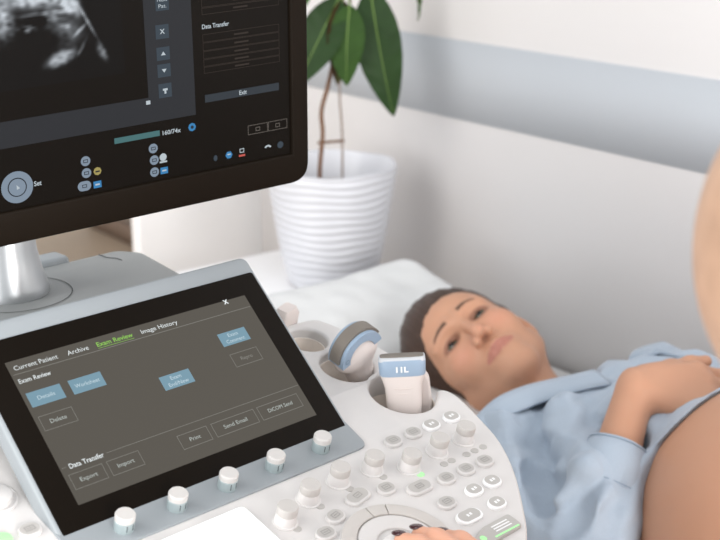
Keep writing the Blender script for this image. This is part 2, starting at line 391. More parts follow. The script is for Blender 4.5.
dis = flatfin('display', bm, [scr, scrl], ts, MT)
def cap_(s, x, y, w, m, bold=0, h=None): flatfin('screen_text', text_bm(bmesh.new(), s, x, y, w, .0017, h=h, bold=bold), m, ts, MT)
cap_('Current Patient', -.1248, .0607, .042, scrw, h=.0044); cap_('Archive', -.0729, .0607, .0212, scrw, h=.0044); cap_('Exam Review', -.0429, .0607, .0378, scrg, .012, h=.0044)
cap_('Image History', .0044, .0607, .0402, scrw, h=.0044); cap_('Exam Review', -.1265, .0478, .0305, scrw, .01, h=.0042); cap_('Data Transfer', -.1215, -.0385, .0333, scrw, .015, h=.0044); cap_('x', .1028, .0665, .0056, scrw, .02, h=.007)
bm = bmesh.new(); rect(bm, -.0429, -.0050, .0588, .0592, .0017); flatfin('tab_underline', bm, scrg, ts, MT)
for lines, c, w, h, fill in ((['Details'], (-.1098, .0306), .0325, .0142, 1), (['Worksheet'], (-.0694, .0305), .0325, .0142, 1), (['Exam', 'End/New'], (.0130, .0076), .0328, .0142, 1), (['Exam', 'Comment'], (.0929, .0312), .0325, .0142, 1),
        (['Repro'], (.0935, .0078), .032, .0142, 2), (['Delete'], (-.1098, .0070), .032, .0142, 0), (['Export'], (-.1098, -.0503), .032, .0142, 0), (['Import'], (-.0734, -.0503), .032, .0142, 0), (['Print'], (-.0008, -.0503), .032, .0142, 0), (['Send Email'], (.0446, -.0503), .0487, .0142, 0), (['DiCOM Send'], (.0976, -.0503), .0487, .0142, 0)):
    bm = bmesh.new(); x, y = c
    if fill == 1: rect(bm, x-w/2, x+w/2, y-h/2, y+h/2, .0016, 0)
    else: outline(bm, x-w/2, x+w/2, y-h/2, y+h/2, .00042, .0016, 0)
    for i, s in enumerate(lines):
        tw = {'Details': .0165, 'Worksheet': .0245, 'Exam': .0115, 'End/New': .0215, 'Comment': .0215, 'Repro': .0135, 'Delete': .0155, 'Export': .0165, 'Import': .0165, 'Print': .0115, 'Send Email': .0265, 'DiCOM Send': .0290}[s]
        yy = y-.0018 if len(lines) == 1 else y+(.0012 if i == 0 else -.0050)
        text_bm(bm, s, x, yy, tw, .0018, 1, h=.0038, center=True)
    flatfin('screen_button', bm, [scrb if fill == 1 else scrl, scrb2 if fill == 1 else (scrl if fill == 2 else scrt)], ts, MT)
# deck behind the touch panel
plate('deck', rpoly([(-.150, .150), (.150, .150), (.1505, .25), (.167, .350), (.150, .376), (-.150, .376), (-.167, .350), (-.1505, .25)], .008), [], -.05, 0, .004, dgrey, con, MD)
boxo('deck_column', -.12, .12, .14, .34, -.13, -.045, dgrey, con, MD, .01)
bm = bmesh.new()
for r in (.0565,):
    for i in range(64):
        a, b = 2*PI*i/64, 2*PI*(i+1)/64; cx, cy = -.012, .324-.0
        bm.faces.new([bm.verts.new((cx+q*math.cos(t), .324+q*math.sin(t), .0006)) for q, t in ((r, a), (r+.0009, a), (r+.0009, b), (r, b))])
bm.free()
PC = (-.012, .3245)
PC = tuple((MD.inverted() @ Vector((.495, 1.1993, .94)))[:2])
bm = bmesh.new()
for i in range(64):
    a, b = 2*PI*i/64, 2*PI*(i+1)/64
    q = [(PC[0]+r*math.cos(t), PC[1]-.01+r*math.sin(t)) for r, t in ((.0565, a), (.0576, a), (.0576, b), (.0565, b))]
    if all(y < .372 for _, y in q): flat(bm, q, .0006)
flatfin('deck_seam', bm, seam, con, MD)
bm = bmesh.new(); tube(bm, spline([(.125, .373, .0002), (.126, .358, .0002), (.131, .348, .0002), (.132, .338, .0002)], 5), .0006, 6); fin('deck_seam', bm, seam, con, MD)
boxo('rear_handle', .045, .090, .374, .405, -.012, .0065, greyb, con, MD, .006, 3)

# ------------------------------------------------------------------ monitor on its neck
mon = thing('monitor', 'large black monitor showing a grey ultrasound image, on a silver neck above the touch panel', 'monitor', T3(.495, 1.1993, .94))
bm = lathe(bmesh.new(), [(0, 0), (.0405, 0), (.0405, .003), (.0385, .010), (.034, .025), (.030, .045), (.0275, .075), (.0270, .13), (.0270, .30), (0, .30)], 48)
fin('neck', bm, silver, mon, T3(.495, 1.1993, .94))
boxo('neck_joint', -.06, .06, .20, .32, -.115, -.028, black, mon, MM, .01)
SX0, SX1, SY0, SY1 = -.300, .2886, .0985, .4650; IX0, IX1, IY0, IY1 = -.280, .2685, .1305, .4440
plate('casing', rpoly([(SX0, SY0), (SX1, SY0), (SX1, SY1), (SX0, SY1)], .022, 10), [[(IX0, IY0), (IX1, IY0), (IX1, IY1), (IX0, IY1)]], -.028, .0, .0028, black, mon, MM)
boxo('back_cover', SX0+.012, SX1-.012, SY0+.012, SY1-.012, -.048, -.026, black, mon, MM, .008)
m0 = disp('image_black', '15110c', .8); m1 = disp('panel_slate', '34363a', .8); m2 = disp('screen_outline', '3a332e', .9); m3 = disp('screen_caption', 'b2bcc2')
m4 = disp('screen_tile', '3b454e'); m5 = disp('exit_bar', '343a40'); m6 = disp('screen_teal', '466c6e'); m7 = disp('icon_silver', '7c8a99'); m8 = disp('icon_blue', '3b7cae')
m9 = disp('icon_dark', '262b30'); m10 = disp('icon_yellow', '9c9058'); m11 = disp('icon_red', 'c05a52')
bm = bmesh.new(); rect(bm, IX0-.002, IX1+.002, IY0-.002, IY1+.002, -.004, 0)
rect(bm, -.28, .1122, .1888, .2131, -.0038, 1); rect(bm, .1122, .1612, .1888, IY1, -.0038, 1)
scn = flatfin('screen', bm, [m0, m1], mon, MM)
# scanned image: a grid whose own colour carries the echo picture
nx, ny = 150, 110; xs = np.linspace(-.115, .090, nx); ys = np.linspace(.240, .43, ny); X, Y = np.meshgrid(xs, ys)
P = np.c_[X.ravel(), Y.ravel(), X.ravel()*0]
spk = (wnoise(P, 900, 1, 16)+wnoise(P, 400, 2, 12)).reshape(X.shape)*.18; ns = wnoise(P, 110, 3, 12).reshape(X.shape)
B_ = (.3187-Y)/.00086; A_ = (X+.0203)/.000914
for _ in range(3): A_ = (X+.0203+.00006*B_)/.000914; B_ = (.3187-Y-.000101*A_)/.00086
def blob(cx, cy, a, b, rot=0):
    c, s = math.cos(rot), math.sin(rot); dx = (A_-cx)*c+(B_-cy)*s; dy = -(A_-cx)*s+(B_-cy)*c; return np.exp(-((dx/a)**2+(dy/b)**2)**1.5)
I = 1.0*blob(30, -4, 52, 12, .03)+.95*blob(-2, 22, 13, 18, -.3)+1.0*blob(25, 28, 9.5, 3.6)+.75*blob(66, 2, 16, 7, .8)+.55*blob(45, 13, 26, 3, -.12)
I += .85*blob(58, 59, 15, 6.5, -.45)+.7*blob(102, 52, 10, 5.5, 1.05)+.5*blob(88, 24, 22, 2.0, 1.05)+.30*blob(60, 30, 22, 17, .4)+.4*blob(50, 18, 8, 3)+.4*blob(63, 26, 5, 3)+.35*blob(78, 30, 9, 2, -.8)+.3*blob(80, 48, 11, 2, -1.1)
I += .9*blob(-60, -20, 60, 26, -.25)+.6*blob(20, -60, 90, 30)-.55*blob(34, 20, 11, 6, -.3)-.25*blob(45, 38, 16, 8)
edge = 1/(1+np.exp(-((77+.52*B_)-A_)/1.5))
I = np.clip(np.clip(I, 0, 1)*(.80+.28*ns+spk*.9), 0, 1)*edge; I = .006+.62*I**1.6
colr = np.stack([I*.90+.001, I*.97, I*1.05-.001], -1).reshape(-1, 3)
F = [(j*nx+i, j*nx+i+1, (j+1)*nx+i+1, (j+1)*nx+i) for j in range(ny-1) for i in range(nx-1)]
o = mesh('echo_image', np.c_[X.ravel(), Y.ravel(), np.full(X.size, -.0036)], F, disp('echo', '222222', 1, attr='tint'), scn, MM)
a = o.data.color_attributes.new('tint', 'FLOAT_COLOR', 'POINT'); a.data.foreach_set('color', np.c_[colr, np.ones(len(colr))].astype(np.float32).ravel())
tl_ = disp('tool_line', '6a645e')
def ui(name, f, ms): 
    bm = bmesh.new(); f(bm); flatfin(name, bm, ms, scn, MM)
Z0, Z1 = -.0034, -.0032
for i, (x, y, s) in enumerate(((.1314, .3010, .008), (.1299, .2735, .0066), (.1297, .2529, .0062), (.1297, .2368, .0062), (.1297, .2176, .0068))):
    def f(bm):
        rect(bm, x-.0068, x+.0068, y-s, y+s, Z0, 0)
        if i == 0: text_bm(bm, 'Next', x, y+.0005, .010, Z1, 1, h=.0045, center=True); text_bm(bm, 'Pat.', x, y-.0055, .008, Z1, 1, h=.0035, center=True)
        elif i == 1: text_bm(bm, 'x', x, y-.002, .005, Z1, 1, center=True)
        elif i == 2: flat(bm, [(x-.0025, y-.0015), (x+.0025, y-.0015), (x, y+.002)], Z1, 1)
        elif i == 3: flat(bm, [(x-.0025, y+.0015), (x, y-.002), (x+.0025, y+.0015)], Z1, 1)
        else: rect(bm, x-.0025, x+.0025, y, y+.002, Z1, 1); rect(bm, x-.001, x+.001, y-.003, y, Z1, 1)
    ui('screen_tile', f, [m4, m3])
ui('screen_icon', lambda bm: rect(bm, .1092, .1136, .2068, .2105, Z0), [m3])
ui('progress_bar', lambda bm: rect(bm, .0744, .1215, .1745, .1800, Z0), [m6])
ui('screen_text', lambda bm: text_bm(bm, '160/74x', .1245, .1745, .0195, Z0, h=.0042, bold=.02), [m3])
ui('screen_icon', lambda bm: (flat(bm, circle(.1563, .1772, .0042, 8), Z0, 0), flat(bm, circle(.1563, .1772, .0017, 10), Z1, 1)), [m8, m9])
ui('trackball_icon', lambda bm: (flat(bm, circle(-.0229, .1512, .0150, 40), Z0, 0), flat(bm, circle(-.0229, .1512, .0090, 30), Z0+.0001, 1), flat(bm, circle(-.0229, .1512, .0080, 30), Z1, 0), flat(bm, [(-.0235, .1535), (-.0235, .1490), (-.0205, .1500)], Z1+.0001, 2)), [m7, m9, m3])
ui('screen_text', lambda bm: text_bm(bm, 'Set', -.0070, .1490, .0072, Z0, h=.0045, bold=.02), [m3])
ui('screen_text', lambda bm: text_bm(bm, 'Pointer', -.0655, .1490, .0260, Z0, h=.0045, bold=.02), [m3])
for x, y, k in ((.0443, .1634, 0), (.0443, .1518, 0), (.0553, .1516, 1), (.0413, .1396, 2), (.0543, .139, 3), (.1137, .1632, 0), (.1141, .1515, 0), (.1236, .1517, 4), (.1137, .1395, 0), (.124, .1395, 3)):
    def f(bm):
        if k in (0, 2):
            flat(bm, pill(.0095 if k == 0 else .0135, .0095) and [(x+a, y+b) for a, b in pill(.0095 if k == 0 else .0135, .0095)], Z0, 0)
            outline(bm, x-.0024, x+.0024, y-.0016, y+.0016, .0007, Z1, 1)
        elif k == 1: flat(bm, circle(x, y, .0040, 8), Z0, 2); rect(bm, x-.0022, x+.0022, y-.001, y+.0005, Z1, 1)
        elif k == 3: rect(bm, x-.0040, x+.0040, y-.0036, y+.0030, Z0, 3); rect(bm, x-.0022, x+.0022, y-.001, y+.0005, Z1, 4)
        else: flat(bm, circle(x, y+.001, .0038, 16), Z0, 4); rect(bm, x-.0040, x+.0040, y-.0045, y-.0028, Z0, 4)
    ui('screen_icon', f, [m7, m9, m10, m8, m3])
for y0, y1 in ((.2840, .2905), (.2910, .2985)): ui('menu_row', lambda bm: (outline(bm, .1720, .2572, y0, y1, .0005, Z0), rect(bm, .206, .222, (y0+y1)/2-.0008, (y0+y1)/2+.0008, Z0)), [m2])
ui('screen_text', lambda bm: text_bm(bm, 'Data Transfer', .1717, .2707, .0293, Z0, h=.0042, bold=.02), [m3])
yr = [.2655, .2574, .2492, .2413, .2340, .2272]
for a_, b_ in zip(yr, yr[1:]): ui('menu_row', lambda bm: (outline(bm, .1718, .2570, b_+.0004, a_, .0005, Z0), rect(bm, .206, .222, (a_+b_)/2-.0008, (a_+b_)/2+.0008, Z0)), [m2])
ui('exit_button', lambda bm: (rect(bm, .1716, .2556, .1990, .2066, Z0, 0), text_bm(bm, 'Exit', .2140, .2010, .0085, Z1, 1, h=.0042, center=True, bold=.02)), [m5, m3])
for x0, x1 in ((.2185, .2415), (.2420, .2645)): ui('tool_box', lambda bm: (outline(bm, x0, x1, .1583, .1680, .0005, Z0), outline(bm, (x0+x1)/2-.0025, (x0+x1)/2+.0025, .161, .165, .0006, Z0)), [tl_])
ui('screen_icon', lambda bm: flat(bm, circle(.1806, .1412, .0022, 10, sy=1.4), Z0), [m4])
ui('screen_icon', lambda bm: (flat(bm, circle(.1959, .1417, .0040, 6), Z0, 0), rect(bm, .1940, .1978, .1418, .1430, Z1, 1)), [m8, m3])
ui('screen_icon', lambda bm: (outline(bm, .2082, .2134, .1415, .1458, .0008, Z0, 0), rect(bm, .2072, .2144, .1375, .1395, Z0, 1)), [m3, m11])
ui('screen_icon', lambda bm: flat(bm, [(.2412+r*math.cos(t), .1395+r*math.sin(t)) for r, t in [(.0046, x) for x in np.linspace(.5, 2.6, 10)]+[(.0028, x) for x in np.linspace(2.6, .5, 10)]], Z0), [m3])
ui('screen_icon', lambda bm: flat(bm, circle(.2560, .1417, .0036, 14), Z0), [m4])

# ------------------------------------------------------------------ probes resting in the holders
pinkw = mat('probe_shell', 'd9cfca', .4, vary=.015); pblue = mat('probe_blue', '95a9be', .4, vary=.03); plens = mat('probe_lens', '766f67', .5, vary=.03)
# curved (convex) probe standing in the middle holder: fan-shaped head
pr = thing('ultrasound_probe', 'curved convex ultrasound probe with a blue band, in the holder beside the touch panel', 'ultrasound probe', MK @ T3(.2289, .0815, -.05), 'ultrasound probes in the console holders')
def sweep(prof, path, n):
    V = []; Fs = []; m = len(prof[0])
    return V, Fs
# local frame: x along the fan width, y up (out of the holder), z thickness
MP = axes(tuple((MK @ Vector((.2370, .0770, .007)))), tuple(MK.to_3x3() @ Vector((.88, .02, .42))), tuple(MK.to_3x3() @ Vector((-.50, -.05, 1))))
def fan(bm, r0, r1, t, a0, a1, cy, n=24, bev=.002, mi=0):
    A = np.linspace(math.radians(a0), math.radians(a1), n); 
    P = [(r1*math.cos(a), cy+r1*math.sin(a)) for a in A]+[(r0*math.cos(a), cy+r0*math.sin(a)) for a in A[::-1]]
    top = [bm.verts.new((x, y, t/2)) for x, y in P]; bot = [bm.verts.new((x, y, -t/2)) for x, y in P]; N = len(P); fs = []
    for i in range(N): fs.append(bm.faces.new([top[i], bot[i], bot[(i+1) % N], top[(i+1) % N]]))
    for q in (top, bot):
        for i in range(n-1):
            f = [q[i], q[i+1], q[N-2-i], q[N-1-i]]; fs.append(bm.faces.new(f if q is top else f[::-1]))
    for f in fs: f.material_index = mi
    if bev:
        es = [e for e in {e for f in fs for e in f.edges} if len(e.link_faces) == 2 and e.calc_face_angle(0) > .8]; bmesh.ops.bevel(bm, geom=es, offset=bev, segments=3, affect='EDGES')
    return bm
bm = fan(bmesh.new(), .0170, .0272, .022, 2, 178, .016, bev=.002); fin('blue_band', bm, pblue, pr, MP)
bm = fan(bmesh.new(), .0265, .0300, .0135, 14, 166, .016, bev=.0012); fin('lens', bm, plens, pr, MP)
Fd = Field((-.045, -.065, -.02), (.045, .045, .02), .0012)
Fd.ell((0, .016, 0), (.0240, .0190, .0105), .002); Fd.ell((-.015, .011, 0), (.0115, .013, .0105), .006); Fd.ell((.015, .011, 0), (.0115, .013, .0105), .006); Fd.chain([(0, .01, 0), (0, -.02, 0), (0, -.055, 0)], [.015, .0125, .0105], .012)
V, Q = Fd.mesh(); V = relax(V, Q, 3)
Vw = np.array([MP @ Vector(v) for v in V]); fobj('handle', Vw, Q, pinkw, pr)
bm = bmesh.new(); flat(bm, circle(0, 0, .0028, 14), 0); flat(bm, circle(0, .0005, .0018, 12), .0003, 1); flatfin('marker_dot', bm, [mat('marker_slate', '6d7f92', .4), pblue], pr, MP @ T3(-.0200, .0235, .0113))
# linear probe in the front holder with an 11L mark
pl = thing('ultrasound_probe', 'flat linear ultrasound probe marked 11L, with a light blue head, in the front holder', 'ultrasound probe', MK @ T3(.2475, .0172, -.05), 'ultrasound probes in the console holders')
bp_ = tuple(MK @ Vector((.2455, .0140, .0)))
ML = axes(bp_, (.76, -.62, .06), (-.05, .12, .99))
def taper(bm, secs, mi=0, n=32, p=4):
    rings = []
    for (w, t, y) in secs:
        ring = []
        for i in range(n):
            a = 2*PI*i/n; c, s = math.cos(a), math.sin(a); ring.append(bm.verts.new((w/2*math.copysign(abs(c)**(2/p), c), y, t/2*math.copysign(abs(s)**(2/p), s))))
        rings.append(ring)
    for A, B in zip(rings, rings[1:]):
        for i in range(n): bm.faces.new([A[i], A[(i+1) % n], B[(i+1) % n], B[i]]).material_index = mi
    bm.faces.new(rings[0]); bm.faces.new(rings[-1][::-1]); return bm
bm = taper(bmesh.new(), [(.026, .018, -.055), (.032, .020, -.03), (.0355, .021, -.008), (.0375, .021, .010), (.042, .021, .018), (.0445, .021, .0215), (.0445, .021, .0235)]); fin('handle', bm, pinkw, pl, ML)
bm = taper(bmesh.new(), [(.0445, .0215, .0220), (.0465, .0222, .0235), (.0475, .0222, .0360), (.0455, .0210, .0385)]); hd = fin('blue_head', bm, pblue, pl, ML)
bm = taper(bmesh.new(), [(.0440, .0130, .0380), (.0440, .0120, .0415), (.0430, .0105, .0422)]); fin('lens', bm, plens, pl, ML)
bm = taper(bmesh.new(), [(.0470, .0200, .0372), (.0465, .0190, .0405), (.0460, .0180, .0408)], p=5); fin('lens_rim', bm, mat('rim_pale', 'c9ccd0', .4), pl, ML)
bm = text_bm(bmesh.new(), '11L', 0, .0272, .0125, .0119, h=.0055, center=True, bold=.04); flatfin('marking', bm, mat('mark_white', 'f2f2f2', .5), hd, ML)
bm = bmesh.new()
for k in range(5): tube(bm, spline([(-.0095+.0006*k, .010-.005*k, .0102-.0004*k), (0, .0088-.005*k, .0108-.0004*k), (.0095-.0006*k, .010-.005*k, .0102-.0004*k)], 5), .0005, 6)
fin('grip_ribs', bm, mat('grip', 'd8cdc7', .5), pl, ML)
# cable clip shoulder on the right of the linear probe
gw = thing('cable_hook', 'pale faceted cable hook standing right of the 11L probe', 'cable hook', MK @ T3(.283, .03, -.03))
plate('hook_body', rpoly([(-.010, -.050), (.004, -.050), (.010, -.020), (.010, .004), (.006, .012), (-.004, .014), (-.010, .006)], .003), [], -.010, .010, .003, pinkw, gw, axes(tuple(MK @ Vector((.272, .018, .004))), (.76, -.62, .13), (-.05, .12, .99)))
# third probe: only its pale blunt end shows past the corner of the touch panel
p3 = thing('ultrasound_probe', 'pale blunt probe end peeking out past the top right corner of the touch panel', 'ultrasound probe', MK @ T3(.230, .185, -.03), 'ultrasound probes in the console holders')
bm = taper(bmesh.new(), [(.026, .018, -.020), (.028, .020, .0), (.028, .020, .024), (.020, .014, .031)], p=5, n=24)
fin('handle', bm, pinkw, p3, MK @ T3(.2270, .1800, -.016) @ Matrix.Rotation(PI/2, 4, 'X') @ Matrix.Rotation(.3, 4, 'Y'))

# ------------------------------------------------------------------ room
wallm = mat('wall_paint', 'efeded', .75, vary=.008, scale=6); stripem = mat('stripe_paint', 'c3c8ce', .6, vary=.01, scale=6)
floorm = mat('floor_wood', 'd2bea6', .45, vary=.12, scale=3); basem = mat('baseboard_wood', '8a7464', .5, vary=.1)
def st(o): return tag(o, kind='structure')
st(boxo('wall_right', WX, WX+.10, -2.2, 2.413, 0, 2.7, wallm))
st(boxo('trim_1', WX-.002, WX, -2.2, 2.413, .900, 1.0455, stripem))
st(boxo('floor', -3.2, 4.2, -2.2, 6.2, -.05, 0, floorm))
st(boxo('wall_back', -3.2, 4.2, 6.2, 6.3, 0, 2.7, wallm))
st(boxo('wall_far', 2.20, 2.30, 2.98, 4.45, 0, 2.7, mat('wall_beige', 'd9ccc0', .75)))
st(boxo('baseboard_far', 2.18, 2.20, 2.98, 4.45, 0, .07, basem))
cwm = mat('cabinet_white', 'f6f5f5', .5, vary=.01)
dr = st(boxo('door_1', 1.322, 2.10, 2.450, 2.490, .01, 2.05, cwm, bev=.003))
bm = lathe(bmesh.new(), [(0, 0), (.024, 0), (.024, .006), (.009, .008), (.009, .045), (0, .045)], 20); hb = fin('door_handle', bm, silver, dr, T3(2.04, 2.45, 1.0) @ Matrix.Rotation(PI/2, 4, 'X'))
# low cabinet carrying the pot
lc = thing('low_cabinet', 'low white cabinet against the wall beneath the potted plant', 'cabinet', T3(1.35, 1.95, 0))
boxo('cabinet_top', .99, 1.505, 1.76, 2.10, .575, .595, cwm, lc, bev=.004); boxo('body', 1.01, 1.495, 1.77, 2.09, 0, .575, cwm, lc, bev=.003)
for a_, b_ in ((1.775, 1.927), (1.933, 2.085)): boxo('door', .998, 1.01, a_, b_, .04, .56, cwm, lc, bev=.003)
# couch
vinyl = mat('couch_vinyl', 'd4d2d0', .5, vary=.02); steel = mat('couch_steel', 'b8babc', .3, metal=.8)
cc = thing('examination_couch', 'long pale examination couch along the wall, carrying the patient', 'couch', T3(1.26, .6, 0))
boxo('mattress', .93, 1.612, -.75, 1.66, BZ-.09, BZ, vinyl, cc, bev=.02, seg=4); boxo('frame', .97, 1.58, -.70, 1.62, BZ-.15, BZ-.09, steel, cc, bev=.005)
for x in (1.0, 1.55):
    for y in (-.6, 1.5): boxo('leg', x-.02, x+.02, y-.02, y+.02, 0, BZ-.15, steel, cc)
# pillow: inclined, soft, lightly wrinkled
Fp = Field((.80, 1.10, .49), (1.56, 1.76, .84), .006)
sheet = mat('pillow_cotton', 'd2d3d3', .85, vary=.03, scale=60, bump=.3)
for t in np.linspace(0, 1, 9):
    y = 1.22+.40*t; z = .535+.125*t**1.1
    Fp.cap((.93, y, z-.004), (1.385, y, z), .036+.006*math.sin(PI*t), k=.05)
Fp.cap((.93, 1.45, .52), (1.42, 1.45, .53), .045, k=.05); Fp.cap((.93, 1.58, .56), (1.42, 1.58, .57), .06, k=.05)
Fp.ell((1.225, 1.40, .69), (.09, .10, .08), .05, 's')
V, Q = Fp.mesh(); V = relax(V, Q, 4); V[:, 2] += .004*wnoise(V, 28, 5)+.0015*wnoise(V, 90, 6); V[:, 2] = np.maximum(V[:, 2], BZ+.001)
tag(fobj('pillow', V, Q, sheet, None), 'soft pale grey cotton pillow under the patient\'s dark hair', 'pillow')

# ------------------------------------------------------------------ potted plant
PX, PY, PZ = 1.412, 1.868, .595
pt = thing('potted_plant', 'rubber plant with big drooping green leaves in a ribbed white pot by the wall', 'potted plant', T3(PX, PY, PZ))
potm = mat('pot_white', 'c9cacf', .4, vary=.01)
prof = [(0, 0), (.078, 0), (.081, .004)]
H = .228; nb = 15
for i in range(nb*6+1):
    t = i/(nb*6); r = .082+.040*t**.8; prof.append((r+.0016*math.sin(2*PI*t*nb), .004+(H-.008)*t))
prof += [(.1215, H), (.117, H+.001), (.1125, H-.006), (.104, H-.05), (.10, H-.055)]
bm = lathe(bmesh.new(), prof, 96)
for v in bm.verts:
    a = math.atan2(v.co.y, v.co.x); rr = math.hypot(v.co.x, v.co.y)
    if rr > .07: v.co.z += .0016*math.sin(5*a+v.co.z*40)*(0 if v.co.z < .004 else 1)
fin('pot', bm, potm, pt, T3(PX, PY, PZ), ang=1.2)
bm = lathe(bmesh.new(), [(.099, H-.062), (.103, H-.052), (.06, H-.047), (0, H-.045)], 32); fin('soil', bm, mat('soil', 'c9c3bd', .9, vary=.3, scale=120, bump=1), pt, T3(PX, PY, PZ))
fwd = Vector((.621, .784, 0)); rgt = Vector((.784, -.621, 0)); upv = Vector((0, 0, 1)); S = 1/531.
def pp(px, py, d=0):   # plant sketch: right / up of the pot mouth, with its own depth
    return Vector((PX, PY, PZ+H))+rgt*((px-333)*S)+upv*((168-py)*S*1.04)+fwd*d
bark = mat('bark', '6a4a34', .7, vary=.3, scale=200, bump=.5)
bm = bmesh.new(); tube(bm, spline([pp(322, 200), pp(322, 172), pp(325, 140), pp(324, 118), pp(330, 96), pp(336, 70), pp(342, 35), pp(345, 0), pp(340, -60), pp(335, -140)], 6), [.0042, .0040, .0030], 8); fin('stem', bm, bark, pt)
bm = bmesh.new(); tube(bm, spline([pp(344, 200, .01), pp(344, 140, .01), pp(342, 90, .01), pp(352, 20, .01), pp(360, -60, .01)], 6), .0022, 8); fin('stem', bm, mat('bark_pale', '8c7f78', .7), pt)
bm = bmesh.new(); tube(bm, [pp(320, 148), pp(346, 147, .01)], .0026, 8); fin('trellis_bar', bm, bark, pt)
leafm = [mat('leaf_%d' % i, c, .5, vary=.35, scale=25, coat=.0, spec=.15) for i, c in enumerate(('22381a', '2a4419', '3a2a1a', '34581f'))]; veinm = mat('leaf_vein', '64803c', .5)
def leaf(base, tip, width, nrm, bend=.0, m=0, petiole=None):
    base, tip = Vector(base), Vector(tip); ax = tip-base; L = ax.length; ax.normalize(); n = Vector(nrm); n = (n-ax*n.dot(ax)).normalized(); s = ax.cross(n)
    N, K = 26, 12; V = []; F = []
    for i in range(N+1):
        t = i/N; w = width/2*(math.sin(PI*min(t**.85, 1))**.75)*(1-.25*t)*1.12 if 0 < t < 1 else .0004
        for j in range(-K, K+1):
            q = j/K; z = bend*4*t*(1-t)+abs(q)*w*.22+.0016*math.sin(t*46+abs(q)*5)*abs(q)*(w/width*2)
            V.append(base+ax*(L*t)+s*(w*q)+n*z)
    W = 2*K+1
    for i in range(N):
        for j in range(W-1): F.append((i*W+j, i*W+j+1, (i+1)*W+j+1, (i+1)*W+j))
    nv = len(V); V += [v-n*.0008 for v in V]; F += [tuple(nv+k for k in f[::-1]) for f in F]
    o = mesh('leaf', V, F, leafm[m], pt)
    bm = bmesh.new(); P = [base+ax*(L*t)+n*(bend*4*t*(1-t)+.0006) for t in np.linspace(0, .97, 14)]; tube(bm, P, [.0016, .0004], 6); fin('midrib', bm, veinm, o)
    if petiole: bm = bmesh.new(); tube(bm, spline([petiole, (Vector(petiole)+base)/2+upv*.01, base], 5), .0014, 6); fin('petiole', bm, veinm, o)
tow = -fwd*.95-rgt*.2+upv*.25
leaf(pp(342, 12, -.02), pp(300, 92, -.05), .076, tow+rgt*.3, .01, 0, pp(344, 5))
leaf(pp(330, -60, -.04), pp(300, 30, -.06), .070, tow, .01, 3, pp(338, -70))
leaf(pp(345, 14, -.02), pp(340, 90, -.04), .060, tow+rgt*.9, -.004, 2, pp(344, 5)); leaf(pp(352, 18, -.03), pp(349, 90, -.05), .070, tow-rgt*.1, .008, 1, pp(345, 8))
leaf(pp(371, 4, -.01), pp(394, 120, -.03), .084, tow, .016, 0, pp(345, 2)); leaf(pp(402, -30, .03), pp(418, 38, .05), .030, rgt*.9-fwd*.4, .012, 1, pp(342, -30)); leaf(pp(365, 0, .03), pp(372, 52, .06), .034, rgt+fwd*.2, .01, 1, pp(345, 0))
leaf(pp(340, -40), pp(300, -120, -.05), .08, tow, .01, 1, pp(342, -35)); leaf(pp(350, -50), pp(400, -130, .02), .085, tow, .01, 0, pp(343, -45)); leaf(pp(335, -130), pp(345, -220), .07, tow, .01, 3)
leaf(pp(340, -95), pp(290, -60, .06), .07, tow, .01, 0, pp(337, -90))
